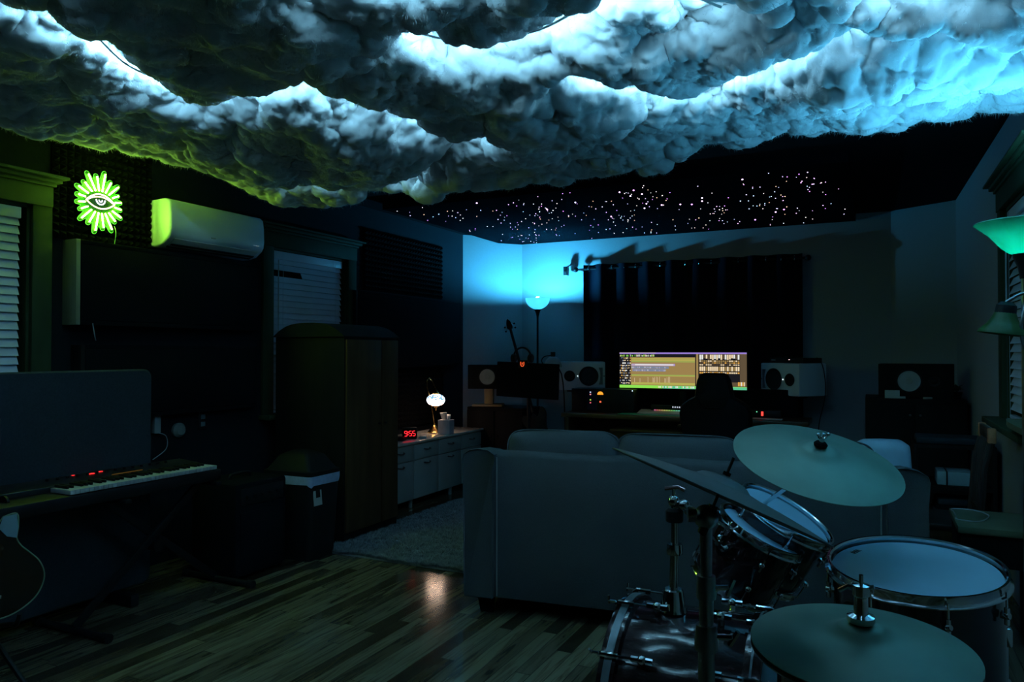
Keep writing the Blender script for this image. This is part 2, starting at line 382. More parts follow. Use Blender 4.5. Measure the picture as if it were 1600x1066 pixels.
    o = bpy.data.objects.new('cotton_cloud', me); C.objects.link(o); o.parent = root
    rs = np.random.RandomState(5); n = 170000; nm = np.zeros((len(me.vertices), 3), np.float32); me.vertices.foreach_get('normal', nm.ravel()) if 0 else None
    buf = np.zeros(len(me.vertices)*3, np.float32); me.vertices.foreach_get('normal', buf); nm = buf.reshape(-1, 3)
    lp = pos-org; cand = np.where(pos[:, 1] > .9)[0]; ii = cand[rs.randint(0, len(cand), n)]; b0 = lp[ii]; nn_ = nm[ii]
    nn_ = nn_*np.sign(-nn_[:, 2:3]*0+1)
    flow = np.stack([vnoise(b0*6+3, 91), vnoise(b0*6+8, 92), vnoise(b0*6+1, 93)], 1)-.5
    dr_ = nn_*.55+flow*1.6+(rs.rand(n, 3)-.5)*.9; dr_ /= np.linalg.norm(dr_, axis=1, keepdims=True); ln = (.010+.020*rs.rand(n, 1)**2); sd = np.cross(dr_, rs.rand(n, 3)-.5); sd /= np.linalg.norm(sd, axis=1, keepdims=True)
    tv = np.stack([b0-sd*.0006-nn_*.002, b0+sd*.0006-nn_*.002, b0+dr_*ln], 1); tv[:, :, 2] = np.minimum(tv[:, :, 2], -.001); tv[:, :, 0] = np.clip(tv[:, :, 0], XL+.003-org[0], RW(2)-.003-org[0])
    fe = bpy.data.meshes.new('fibres'); fe.vertices.add(n*3); fe.vertices.foreach_set('co', tv.astype(np.float32).ravel()); fe.loops.add(n*3); fe.loops.foreach_set('vertex_index', np.arange(n*3, dtype=np.int32)); fe.polygons.add(n); fe.polygons.foreach_set('loop_start', np.arange(n, dtype=np.int32)*3); fe.update(calc_edges=True)
    fm = translucent('cotton_fibre', (.6, .62, .64), (.6, .62, .64), .5); fe.materials.append(fm); fo = bpy.data.objects.new('cotton_fibres', fe); C.objects.link(fo); fo.parent = root; fo['kind'] = 'stuff'
    for s in strips:
        pts = [p+V((0, -.04, .14)) for p in s if p.x < RW(2)-.06 and p.x > -3.5]
        mb = MB(); em = []; bk = []
        for i, p in enumerate(pts):
            a = pts[max(i-1, 0)]; b = pts[min(i+1, len(pts)-1)]; t = V((b.x-a.x, b.y-a.y, 0)).normalized(); nn = V((-t.y, t.x, 0)); nn = nn if nn.x*p.x+nn.y*p.y > 0 else -nn
            nn = (nn+V((0, 0, .35))).normalized(); uu = t.cross(nn).normalized(); h = uu*.0035
            em.append([p+h+nn*.001, p-h+nn*.001]); bk.append([p+h*1.1, p-h*1.1, p-h*1.1-nn*.004, p+h*1.1-nn*.004])
        mb.loft(bk, True); mb.k = 1; mb.loft(em, closed=False); mb.build('led_strip', [WHITEP, emit((.26, .64, .88), LED_S)], root, smooth=False)
    return root
cloud()
# ------------------------------------------------------------------ star ceiling panel
sx0, sx1, sy0, sy1 = -3.72, P(1337, 348, Y=7.49).x, 5.12, 7.49
st = thing('star_ceiling_panel', 'black dropped ceiling panel with hundreds of tiny violet and white star lights', 'star panel', ((sx0+sx1)/2, (sy0+sy1)/2, ZP))
poly = [(sx0, sy0), (sx1, sy0), (sx1, sy1), (-3.53, sy1), (sx0, 7.28)]
MB().prism(poly, ZP, ZC-.002).build('panel_board', mat('black_felt_board', (.005, .006, .008), .95, noise=.2, nscale=90, spec=0), st, smooth=False)
scols = [(.75, .6, 1), (.9, .5, 1), (1, .8, .8), (.6, .75, 1), (1, .55, .35), (.8, .3, 1)]
base_star = {}
def star_mesh(ci, big):
    k = (ci, big)
    if k not in base_star:
        mb = MB(M.Translation((0, 0, 0))); mb.ball((0, 0, 0), 1, 5); me = bpy.data.meshes.new('star')
        me.from_pydata([tuple(p) for p in mb.v], [], mb.f); me.materials.append(emit(scols[ci], 6 if big else 2.2)); base_star[k] = me
    return base_star[k]
bigs = [(725, 383), (968, 300), (990, 297), (985, 306), (1003, 303), (1010, 318), (1007, 325), (1063, 319), (1081, 319), (1097, 309), (1097, 314), (899, 316), (745, 317), (855, 327), (955, 338), (1180, 343), (1225, 327), (1212, 331), (1034, 320), (1160, 280)]
stars = []
for i, (px, py) in enumerate(bigs):
    q = P(px, py, Z=ZP); stars.append((q.x, q.y, random.choice((1, 5, 0)), .0062, True))
centres = [(-3.3+.42*k+random.uniform(-.1, .1), random.uniform(5.3, 7.2)) for k in range(8) for _ in range(2)]
while len(stars) < 350:
    if random.random() < .45: cx, cy = random.choice(centres); x = random.gauss(cx, .09); y = random.gauss(cy, .28)
    else: x = random.uniform(sx0+.05, sx1-.05); y = random.uniform(sy0+.05, sy1-.05)
    if not (sx0+.04 < x < sx1-.04 and sy0+.04 < y < sy1-.06) or (x < -3.45 and y > 7.15): continue
    stars.append((x, y, random.choice((0, 1, 0, 2, 3, 4, 5, 2)), random.uniform(.0026, .0048), False))
rest = [MB() for _ in scols]; ml = [emit(c, 2.2) for c in scols]; rb = MB()
for i, (x, y, ci, r, big) in enumerate(stars):
    if i < 100:
        o = bpy.data.objects.new('star_light', star_mesh(ci, big)); C.objects.link(o); o.parent = st
        o.location = V((x, y, ZP-.001))-st.location; o.scale = (r, r, r)
    else: rb.k = ci; rb.ball((x, y, ZP-.001), r, 4)
setp(rb.build('small_star_lights', ml, st), kind='stuff')
# ------------------------------------------------------------------ foam and panels on the left wall
def foam(y0, y1, z0, z1, x, label, pitch=.045, group=None):
    ny = int((y1-y0)/pitch); nz = int((z1-z0)/pitch); mb = MB(); a = (y1-y0)/ny; b = (z1-z0)/nz
    mb.box((x+.010, (y0+y1)/2, (z0+z1)/2), (.016, y1-y0, z1-z0))
    for i in range(ny):
        for j in range(nz):
            y = y0+a*i; z = z0+b*j; X = x+.016; mb.add([(X, y, z), (X, y+a, z), (X, y+a, z+b), (X, y, z+b), (X+.03, y+a/2, z+b/2)], [(0, 1, 4), (1, 2, 4), (2, 3, 4), (3, 0, 4)])
    o = mb.build('acoustic_foam_panel', FOAM, smooth=False); return setp(o, label, 'foam panel', group)
ya, yb = P(78, 300, X=XL).y, P(234, 300, X=XL).y
foam(ya, yb, 1.945, 2.52, XL, 'black pyramid foam panel behind the green neon eye sign', .04)
yc, yd = P(567, 400, X=XL).y, P(688, 400, X=XL).y
foam(yc, yd, P(688, 471, X=XL).z+.02, P(567, 356, X=XL).z, XL, 'black pyramid foam panel high on the wall right of the second window')
foam(P(612, 600, X=XL).y, P(690, 600, X=XL).y, .60, P(612, 578, X=XL).z, XL, 'black pyramid foam panel behind the brass mosaic lamp', .05)
def wallpanel(name, y0, y1, z0, z1, x0, x1, label, wood=False):
    r = thing(name, label, 'acoustic panel', (x0, (y0+y1)/2, z0))
    MB().box(((x0+x1)/2+.004, (y0+y1)/2, (z0+z1)/2), (x1-x0, y1-y0-.05, z1-z0-.05), bev=.008).build('fabric_face', BLKF, r)
    mb = MB(); fm = WARDG if wood else BLKW; xm = (x0+x1)/2
    MB().box((xm, y0+.0125, (z0+z1)/2), (x1-x0, .025, z1-z0), bev=.002).build('end_board', fm, r); fm = BLKF
    mb.box((xm, y1-.0125, (z0+z1)/2), (x1-x0, .025, z1-z0), bev=.002)
    for zz in (z0+.0125, z1-.0125): mb.box((xm, (y0+y1)/2, zz), (x1-x0, y1-y0-.05, .025), bev=.002)
    mb.build('wood_frame', fm, r); return r
WARDG = mat('weathered_pine', (.26, .27, .17), .7, noise=.25, nscale=14, stretch=(1, 1, .1))
zt = P(97, 375, X=XL).z; zb = P(97, 508, X=XL).z; yn = P(97, 450, X=XL).y; yr = P(406, 450, X=XL+.11).y
wallpanel('sound_absorber', yn, yr, zb, zt, XL+.001, XL+.12, 'large black fabric acoustic panel with a pine frame edge, hung below the neon sign', True)
q = P(121, 539, X=XL+.09)
wallpanel('sound_absorber', q.y+.02, yr, .93, q.z, XL+.001, XL+.09, 'lower black fabric acoustic panel between the keyboard and the panel above')
q1 = P(556, 468, X=XL+.06); q2 = P(720, 473, X=XL+.06)
wallpanel('sound_absorber', q1.y, min(q2.y, 6.9), P(640, 572, X=XL).z, q2.z, XL+.001, XL+.06, 'black fabric acoustic panel right of the second window above the white sideboard')
c1 = [(XL+.13, yn+.09, zb+.01), (XL+.12, yn+.11, zb-.06), (XL+.10, yn+.13, 1.385)]
setp(MB().tube(bezier(c1, 6), .003, 6).build('power_cord', WHT), 'short white cord hanging between the two stacked black acoustic panels', 'cord')
# ------------------------------------------------------------------ neon sign
def neon():
    X = XL+.075; c = P(157, 316, X=X); cy, cz = c.y, c.z; s = .0109/10
    r = thing('neon_eye_sign', 'green and white neon sign of an eye with radiating rays, on the foam panel', 'neon sign', (X, cy, cz-.17))
    N = 20; outl = []
    ends = []
    for k in range(N):
        a = math.radians(360*k/N+8.2); sh = .86 if k % 2 else 1.0
        side = abs(math.cos(a)); ro = (.168-.03*side*side)*(sh if side < .93 else .93); ri = 1/math.sqrt((math.cos(a)/.092)**2+(math.sin(a)/.062)**2)
        if abs(math.sin(a)) < .1: continue
        p0 = (X, cy+ri*math.cos(a), cz+ri*math.sin(a)); p1 = (X, cy+ro*math.cos(a), cz+ro*math.sin(a)); ends.append((a, ro))
        MB().tube([p0, p1], .0038, 8).build('neon_ray', emit((.42, 1.0, .06), NEON_S), r)
    pts = []
    for i, (a, ro) in enumerate(ends):
        b = ends[(i+1) % len(ends)][0]; b += 2*math.pi if b < a else 0
        pts += [(a-.06, ro+.012), (a+.06, ro+.012), ((a+b)/2, min(ro, ends[(i+1) % len(ends)][1])-.012)]
    pl = bezier([(0, cy+q_*math.cos(a), cz+q_*math.sin(a)) for a, q_ in pts]+[(0, cy+pts[0][1]*math.cos(pts[0][0]), cz+pts[0][1]*math.sin(pts[0][0]))], 4)[:-1]
    m = M(((0, 0, 1, 0), (1, 0, 0, 0), (0, 1, 0, 0), (0, 0, 0, 1)))
    MB().prism([(p.y, p.z) for p in pl], X-.016, X-.010, m).build('acrylic_backing', mat('green_acrylic', (.002, .03, .004), .5, spec=.1, noise=.05), r)
    MB().tube([(X-.012, p.y, p.z) for p in pl], .0022, 6, closed=True).build('acrylic_edge', emit((.15, 1, .05), 1.6), r)
    def ell(a, b, t0, t1, n=28, oz=0): return [(X+.002, cy+a*math.cos(math.radians(t0+(t1-t0)*i/n)), cz+oz+b*math.sin(math.radians(t0+(t1-t0)*i/n))) for i in range(n+1)]
    pk = emit((1, .70, .48), 5)
    def alm(w, h, oz=0): 
        up_ = [(X+.002, cy+w*t, cz+oz+h*(1-t*t)) for t in [i/12-1 for i in range(25)]]; lo = [(X+.002, cy+w*t, cz+oz-h*.85*(1-t*t)) for t in [1-i/12 for i in range(1, 24)]]; return up_+lo
    MB().tube(alm(.086, .044), .0036, 6, closed=True).build('eye_outline', pk, r)
    MB().tube([(X+.002, cy+.075*t, cz+.004+.026*(1-t*t)) for t in [i/10-1 for i in range(21)]], .0034, 6).build('eyelid_line', pk, r)
    wb = emit((.8, .75, 1), 5)
    MB().tube(ell(.026, .026, 180, 360, 16, .012), .0034, 6).build('iris_line', wb, r)
    MB().tube(ell(.010, .012, 180, 360, 10, .012), .0028, 6).build('pupil_line', wb, r)
    MB().tube(bezier([(X-.02, cy+.10, cz-.12), (X-.012, cy+.105, cz-.16), (X-.02, cy+.10, cz-.245)], 5), .0018, 5).build('cable', mat('clear_cable', (.1, .3, .1), .4), r)
    mb = MB()
    for a, b in ((-.06, .08), (.06, .08), (-.06, -.1), (.06, -.1)): mb.cyl((XL+.02, cy+a, cz+b), (X-.012, cy+a, cz+b), .004, n=8)
    mb.build('standoff', CHROME, r)
neon()
# ------------------------------------------------------------------ air conditioner
def aircon():
    y0, y1 = P(232, 340, X=XL).y, P(413, 370, X=XL+.19).y; r = thing('air_conditioner', 'white wall-mounted air conditioner glowing green on its left end', 'air conditioner', (XL, (y0+y1)/2, 1.99))
    zt = P(258, 308, X=XL+.17).z; zb = zt-.29
    prof = [(0, zb), (0, zt), (.13, zt+.004), (.165, zt-.004), (.185, zt-.02), (.195, zt-.08), (.198, zt-.17), (.192, zb+.075), (.175, zb+.05), (.12, zb+.012), (.06, zb)]
    mb = MB(); n = len(prof)
    ys = [(y0, .93), (y0+.006, .98), (y0+.016, 1), (y1-.016, 1), (y1-.006, .98), (y1, .93)]
    mb.loft([[V((XL+.0005+x*s if x else XL+.0005, y, zb+.14+(z-zb-.14)*s)) for x, z in prof] for y, s in ys], True)
    mb.build('casing', mat('ac_white', (.60, .68, .78), .4, spec=.3, noise=.02, nscale=8), r, ang=50)
    MB().box((XL+.148, (y0+y1)/2, zb+.028), (.07, y1-y0-.09, .006), R=M.Rotation(math.radians(-36), 4, 'Y'), bev=.002).build('air_flap', WHT, r)
    MB().box((XL+.118, (y0+y1)/2, zb+.016), (.05, y1-y0-.1, .02), R=M.Rotation(math.radians(-20), 4, 'Y')).build('outlet_slot', BLK, r)
    MB().box((XL+.197, y0+.42*(y1-y0), zb+.085), (.003, .035, .006)).build('badge', DCHROME, r)
    mb = MB()
    for k in range(3): mb.box((XL+.197, y1-.06-.02*k, zb+.085), (.002, .003, .003))
    mb.build('indicator', emit((.6, .8, 1), .6), r)
    MB().box((XL+.12, (y0+y1)/2, zt+.0035), (.05, y1-y0-.08, .003)).build('intake_grille', BLK, r)
aircon()
# ------------------------------------------------------------------ lamps
def torchiere_left():
    b = P(840, 466, D=7.72); x, y, zr = b.x, b.y, b.z
    r = thing('floor_lamp', 'slim black floor lamp with white bowl shade glowing blue in the far left corner', 'lamp', (x, y, 0))
    T = M.Translation((x, y, 0))
    MB().lathe([(.001, 0), (.13, 0), (.13, .012), (.12, .022), (.02, .035), (.001, .035)], T).build('base', BLK, r)
    MB().cyl((x, y, .03), (x, y, zr-.2), .0105, n=12).build('pole', BLK, r)
    MB().lathe([(.011, zr-.21), (.012, zr-.19), (.02, zr-.155), (.032, zr-.128), (.045, zr-.12), (.03, zr-.118), (.001, zr-.118)], T, 24).build('shade_cup', BLK, r)
    pr = []
    for i in range(13): a = math.radians(8+82*i/12); pr.append((.128*math.sin(a), zr-.118*math.cos(a)))
    pr2 = pr+[(rr-.004, z+.0) for rr, z in reversed(pr)][:-1]
    MB().lathe(pr2+[pr2[0]], T, 48).build('bowl_shade', translucent('opal_glass', (.8, .85, .9), (.9, .9, .9), .3), r)
    mb = MB(); mb.ball((x, y, zr-.02), .034, 12); mb.build('bulb', emit((.05, .54, 1.0), LAMP_L), r)
    MB().cyl((x, y, zr-.118), (x, y, zr-.05), .014, n=12).build('socket', BLK, r)
torchiere_left()
def torchiere_right():
    b = P(1600, 348, D=2.62); x, y, zr = b.x, b.y, b.z
    r = thing('floor_lamp', 'torchiere floor lamp with wide marbled glass bowl glowing teal at the right edge', 'lamp', (x, y, 0)); T = M.Translation((x, y, 0))
    MB().lathe([(.001, 0), (.14, 0), (.14, .015), (.1, .03), (.02, .04), (.001, .04)], T).build('base', DCHROME, r)
    MB().cyl((x, y, .03), (x, y, zr-.14), .012, n=12).build('pole', DCHROME, r)
    MB().lathe([(.014, zr-.2), (.02, zr-.16), (.034, zr-.125), (.036, zr-.112), (.001, zr-.112)], T, 24).build('shade_cup', BLK, r)
    pr = [(.028, zr-.115), (.045, zr-.108), (.07, zr-.088), (.092, zr-.06), (.112, zr-.036), (.135, zr-.016), (.155, zr)]
    pr2 = pr+[(a-.003, z+.004) for a, z in reversed(pr)]
    MB().lathe(pr2+[pr2[0]], T, 56).build('bowl_shade', translucent('marbled_glass', (.1, .25, .18), (.04, .5, .30), .22, True), r)
    mb = MB(); mb.ball((x, y, zr-.065), .03, 12); mb.build('bulb', emit((.10, .58, 1.0), LAMP_R), r)
    MB().cyl((x, y, zr-.112), (x, y, zr-.098), .014, n=12).build('socket', BLK, r)
    # side arm with bell shade
    s = P(1577, 505, D=2.62); zc = s.z
    c = V((s.x-.01, s.y, zc+.045))
    MB().tube(bezier([(x, y, zc-.1), (x-.02, y-.05, zc-.02), (x+.0, y-.03, zc+.1), c+V((0, 0, .03))], 8), .006, 8).build('side_arm', DCHROME, r)
    Tn = M.Translation(c)@M.Rotation(math.radians(8), 4, 'Y')
    MB().lathe([(.001, .03), (.02, .03), (.032, .018), (.034, -.01), (.001, -.01)], Tn, 20).build('reading_light_cap', BLK, r)
    pr = [(.032, -.005), (.042, -.03), (.052, -.05), (.075, -.075), (.078, -.085)]; pr2 = pr+[(a-.003, z-.001) for a, z in reversed(pr)]
    g_ = MB().lathe(pr2+[pr2[0]], Tn, 32).build('reading_light_shade', translucent('green_glass', (.08, .16, .05), (.1, .2, .05), .4), r)
    mb = MB(); mb.ball(c+V((0, 0, -.035)), .016, 8); mb.build('reading_bulb', WHT, r)
torchiere_right()
# ------------------------------------------------------------------ sideboard and what stands on it
XS0, XS1, YS1, ZS = -3.86, -3.44, 6.40, .57
def sideboard():
    y0 = 4.80; r = thing('sideboard', 'long white sideboard with drawers and doors beside the shag rug', 'sideboard', ((XS0+XS1)/2, (y0+YS1)/2, 0))
    MB().box(((XS0+XS1)/2-.01, (y0+YS1)/2, .315), (XS1-XS0-.04, YS1-y0-.01, .47), bev=.003).build('body', WHITEP, r)
    MB().box(((XS0+XS1)/2, (y0+YS1)/2, .56), (XS1-XS0+.01, YS1-y0+.02, .02), bev=.004).build('top', mat('gloss_white_top', (.62, .62, .58), .12, noise=.02), r)
    n = 4; w_ = (YS1-y0-.02)/n
    for i in range(n):
        a = y0+.01+w_*i; 
        if i in (1, 2, 3, 0):
            d = MB().box((XS1-.022, a+w_/2, .475), (.018, w_-.008, .128), bev=.003).build('drawer', WHITEP, r)
            d2 = MB().box((XS1-.022, a+w_/2, .245), (.018, w_-.008, .32), bev=.003).build('door', WHITEP, r)
            for o, zz in ((d, .49), (d2, .375)):
                mb = MB(); mb.tube(bezier([(XS1-.014, a+w_/2-.045, zz), (XS1+.006, a+w_/2-.03, zz-.004), (XS1+.008, a+w_/2, zz-.008), (XS1+.006, a+w_/2+.03, zz-.004), (XS1-.014, a+w_/2+.045, zz)], 4), .005, 6)
                mb.build('handle', mat('dark_handle', (.05, .05, .05), .4), o)
    for yy in (y0+.1, 5.25, 5.9, YS1-.1):
        for xx in (XS0+.07, XS1-.08): MB().cyl((xx, yy, 0), (xx, yy, .085), .016, .02, 12).build('leg', WHITEP, r)
sideboard()
def mosaic_lamp():
    c = P(681, 625, X=-3.62); x, y = c.x, c.y; z0 = ZS; bx, by = x-.03, y+.02
    r = thing('mosaic_table_lamp', 'brass swan-neck table lamp with a glowing white mosaic glass globe on the sideboard', 'lamp', (bx, by, z0)); T = M.Translation((bx, by, z0))
    MB().lathe([(.001, 0), (.06, 0), (.063, .008), (.05, .018), (.045, .03), (.03, .045), (.024, .06), (.012, .07), (.012, .09), (.001, .09)], T).build('base', BRASS, r)
    R_ = V((x-bx, y-by, 0)); top = c.z+.20; tr = V((-.02, -.055, 0))
    MB().tube(bezier([(bx, by, z0+.08), V((bx, by, z0+.18))+tr*.3, V((bx, by, c.z+.04))+tr*1.0, V((bx, by, top-.06))+tr*1.5, V((bx, by, top))+tr*1.15, V((bx, by, top-.03))+tr*.4, (x, y, c.z+.09)], 8), .0055, 8).build('swan_neck', BRASS, r)
    MB().lathe([(.001, .09), (.012, .088), (.02, .075), (.035, .062), (.03, .05), (.001, .05)], M.Translation(c), 24).build('globe_cap', BRASS, r)
    pr = [(max(.028, .086*math.sin(math.radians(a))), .056*-math.cos(math.radians(a))) for a in range(15, 170, 11)]
    mb = MB(); mats = [emit((.85, .9, 1), 2.2), emit((.2, .45, 1), .8), emit((.25, .65, .9), .9), emit((1, .62, .38), 30)]
    n = 28
    for i in range(len(pr)-1):
        for j in range(n):
            mb.k = random.choice((0, 0, 1 if i > 7 else 0, 2 if i > 3 else 3, 3 if i < 6 else 0))
            q_ = []
            for (ra, za), jj in ((pr[i], j), (pr[i], j+1), (pr[i+1], j+1), (pr[i+1], j)):
                a = 2*math.pi*jj/n; q_.append(c+V((ra*math.cos(a), ra*math.sin(a), za)))
            mb.add(q_, [(0, 1, 2, 3)])
    mb.build('mosaic_globe', mats, r, smooth=False)
    MB().lathe([(.03, -.054), (.02, -.068), (.008, -.075), (.004, -.1), (.001, -.1)], M.Translation(c), 20).build('globe_finial', BRASS, r)
mosaic_lamp()
def seg(mb, m, ch, s):
    S = {'9': 'abcdfg', '5': 'acdfg', '6': 'acdefg', '0': 'abcdef', '3': 'abcdg'}[ch]
    pos = {'a': (0, 2, 1), 'g': (0, 1, 1), 'd': (0, 0, 1), 'b': (.5, 1.5, 0), 'c': (.5, .5, 0), 'f': (-.5, 1.5, 0), 'e': (-.5, .5, 0)}
    for k in S:
        x, y, h = pos[k]; a, b = (.42, .09) if h else (.09, .42)
        mb.add([m@V((x*s-a*s, y*s-b*s, 0)), m@V((x*s+a*s, y*s-b*s, 0)), m@V((x*s+a*s, y*s+b*s, 0)), m@V((x*s-a*s, y*s+b*s, 0))], [(0, 1, 2, 3)])
def clock():
    q = P(640, 664, X=-3.58); rz = math.radians(38); r = thing('alarm_clock', 'small black alarm clock with red 9:55 digits on the sideboard', 'clock', (q.x, q.y, ZS), rz)
    L = r.matrix_basis
    L = M.Translation(r.location)@M.Rotation(rz, 4, 'Z')
    MB(L).box((0, 0, .05), (.125, .075, .1), bev=.01).build('case', BLK, r)
    MB(L).box((0, -.0385, .052), (.105, .002, .07)).build('display', mat('red_glass', (.03, .002, .002), .15), r)
    mb = MB(L@M.Translation((0, -.041, .03))@M.Rotation(math.pi/2, 4, 'X'))
    I = M.Identity(4)
    for ch, ox in (('9', -.034), ('5', .004), ('5', .034)): seg(mb, M.Translation((ox, 0, 0)), ch, .021)
    for zz in (.012, .032): mb.add([(-.018, zz-.003, 0), (-.012, zz-.003, 0), (-.012, zz+.003, 0), (-.018, zz+.003, 0)], [(0, 1, 2, 3)])
    mb.build('digits', emit((1, .02, .03), 3.5), r)
clock()
q = P(628, 676, X=-3.60)
setp(MB().box((q.x, q.y-.03, ZS+.014), (.10, .14, .028), rz=.3, bev=.005).build('small_black_box', BLK), 'small flat black box on the sideboard left of the alarm clock', 'box')
q = P(697, 656, X=-3.50)
r = thing('tissue_box', 'white cube tissue box with tissue sticking out beside the mosaic lamp', 'tissue box', (q.x, q.y, ZS))
MB().box((q.x, q.y, ZS+.065), (.115, .115, .13), rz=.15, bev=.004).build('carton', mat('tissue_carton', (.5, .5, .56), .7, noise=.1, nscale=20), r)
mb = MB()
for k in range(5):
    a = k*1.25; mb.loft([[q+V((math.cos(a)*.02+.02*math.cos(t), math.sin(a)*.02+.012*math.sin(t), 0))*1 - V((0, 0, q.z-ZS-.128-hh)) + V((math.cos(a), math.sin(a), 0))*hh*.3 for t in [i*math.pi/4 for i in range(8)]] for hh in (0, .02, .04+.008*k)], True)
mb.build('tissue', mat('tissue_paper', (.85, .85, .85), .9), r)
q = P(662, 668, X=-3.52)
mb = MB(); mb.box((q.x, q.y, ZS+.012), (.06, .17, .022), rz=.5, bev=.006)
setp(mb.build('white_remote', WHT), 'white remote control lying on the sideboard beside the brass lamp base', 'remote')
# ------------------------------------------------------------------ domed cabinet, bin, amplifier
def wardrobe():
    a = P(537, 853, Z=0); x1, y0 = a.x, a.y; x0 = P(430, 700, Y=y0).x; y1 = P(620, 700, X=x1).y; zs = P(537, 526, Y=y0).z
    r = thing('tall_cabinet', 'tall dark domed-top cabinet standing left of the white sideboard', 'cabinet', ((x0+x1)/2, (y0+y1)/2, 0))
    MB().box(((x0+x1)/2, (y0+y1)/2, zs/2), (x1-x0, y1-y0, zs), bev=.004).build('body', BLKW, r)
    mb = MB(); rings = []
    for i in range(13):
        t = i/12*2-1; x = (x0+x1)/2+t*(x1-x0)/2*1.03; z = zs+.095*(1-abs(t)**3.0)
        rings.append([V((x, y0-.015, zs)), V((x, y1+.015, zs)), V((x, y1+.015, z+.004)), V((x, y0-.015, z+.004))])
    mb.loft(rings, True).build('domed_top', mat('grey_black_top', (.012, .014, .017), .7, spec=.2, noise=.15), r, ang=20)
    w_ = y1-y0; s = y0+w_*.66
    for a_, b_ in ((y0+.01, s-.006), (s+.006, y1-.008)):
        d = MB().box((x1+.008, (a_+b_)/2, zs/2+.03), (.016, b_-a_, zs-.1), bev=.003).build('door', WARD, r)
        MB().cyl((x1+.016, b_-.03 if a_ < s-.1 else a_+.03, .8), (x1+.03, b_-.03 if a_ < s-.1 else a_+.03, .8), .009, n=10).build('knob', BLK, d)
wardrobe()
def bin_():
    y0 = 3.58; x1 = P(485, 800, Y=y0).x; x0 = P(408, 800, Y=y0).x; y1 = y0+.30; z = .53; cx, cy = (x0+x1)/2, (y0+y1)/2
    r = thing('trash_can', 'black rectangular trash can with blue-white liner and swing lid beside the tall cabinet', 'trash can', (cx, cy, 0))
    def ringz(zz, s, dz=0, wob=0): 
        out = []
        for sx, sy, a0 in ((1, 1, 0), (-1, 1, 90), (-1, -1, 180), (1, -1, 270)):
            for k in range(4):
                a = math.radians(a0+30*k); out.append(V((cx+sx*((x1-x0)/2*s-.03)+.03*math.cos(a), cy+sy*((y1-y0)/2*s-.03)+.03*math.sin(a), zz+wob*math.sin(len(out)*1.7)*.01)))
        return out
    MB().loft([ringz(0, .84), ringz(z-.01, .97)], True).build('bin_body', BLK, r)
    lin = mat('liner_film', (.42, .5, .72), .35, noise=.1, nscale=40)
    MB().loft([ringz(z-.055, .985, wob=1), ringz(z-.02, 1.0), ringz(z+.005, 1.0), ringz(z+.006, .9)], False).build('liner', lin, r)
    MB().loft([ringz(z-.002, .99), ringz(z+.03, .99), ringz(z+.035, .9), ringz(z+.12, .62), ringz(z+.15, .3)], True).build('swing_lid', mat('lid_plastic', (.008, .009, .011), .6, spec=.2, noise=.1), r)
    q = P(495, 756, X=x1+.003)
    MB().box((x1-.008, y0+.075, z-.13), (.004, .075, .10), R=M.Rotation(-.09, 4, 'Y')).build('sticker', PAPER, r)
    MB().box((x1-.0045, y0+.075, z-.105), (.004, .035, .05), R=M.Rotation(-.09, 4, 'Y')).build('sticker_picture', BLK, r)
bin_()
def amp():
    x1 = -3.26; y0, y1 = 3.09, 3.50; x0 = -3.62; h = .56
    r = thing('guitar_amplifier', 'black guitar amplifier on the floor right of the keyboard stand', 'amplifier', ((x0+x1)/2, (y0+y1)/2, 0))
    MB().box(((x0+x1)/2, (y0+y1)/2, h/2+.01), (x1-x0, y1-y0, h-.02), bev=.02).build('cabinet', BLKF, r)
    MB().box((x1+.002, (y0+y1)/2, .22), (.01, y1-y0-.07, .34), bev=.004).build('speaker_grille', BLKF, r)
    d = MB().box((x1+.002, (y0+y1)/2, .48), (.01, y1-y0-.07, .10), bev=.003).build('control_panel', BLK, r)
    for k in range(6): MB().cyl((x1+.007, y0+.08+k*.06, .48), (x1+.022, y0+.08+k*.06, .48), .010, n=10).build('knob', BLK, d)
    MB().tube(bezier([((x0+x1)/2, y0+.12, h-.005), ((x0+x1)/2, y0+.14, h+.025), ((x0+x1)/2, y1-.14, h+.025), ((x0+x1)/2, y1-.12, h-.005)], 5), .009, 8).build('carry_handle', BLK, r)
    for xx in (x0+.05, x1-.05):
        for yy in (y0+.05, y1-.05): MB().cyl((xx, yy, 0), (xx, yy, .022), .016, n=10).build('foot', BLK, r)
amp()
# ------------------------------------------------------------------ grey screen, keyboard, guitar
def gobo():
    x = -3.60; y0, y1 = .95, P(232, 600, X=x).y; h = 1.225
    r = thing('acoustic_screen', 'wide grey felt freestanding screen with rounded corners behind the keyboard', 'screen', (x, (y0+y1)/2, 0))
    pl = [];  R_ = .045; z0 = .06
    for cy, cz, a0 in ((y1-R_, h-R_, 0), (y0+R_, h-R_, 90), (y0+R_, z0+R_, 180), (y1-R_, z0+R_, 270)):
        for k in range(6): a = math.radians(a0+18*k); pl.append((cy+R_*math.cos(a), cz+R_*math.sin(a)))
    m = M(((0, 0, 1, 0), (1, 0, 0, 0), (0, 1, 0, 0), (0, 0, 0, 1)))
    mb = MB(); rings = []
    cy, cz = (y0+y1)/2, (h+z0)/2
    for xx, s in ((x-.03, .008), (x-.022, 0), (x+.022, 0), (x+.03, .008)):
        rings.append([V((xx, a-s*(1 if a > cy else -1), b-s*(1 if b > cz else -1))) for a, b in pl])
    mb.loft(rings, True).build('felt_panel', GOBO, r)
    for yy in (y0+.2, y1-.2): MB().box((x, yy, .032), (.34, .05, .064), bev=.008).build('foot', BLK, r)
gobo()
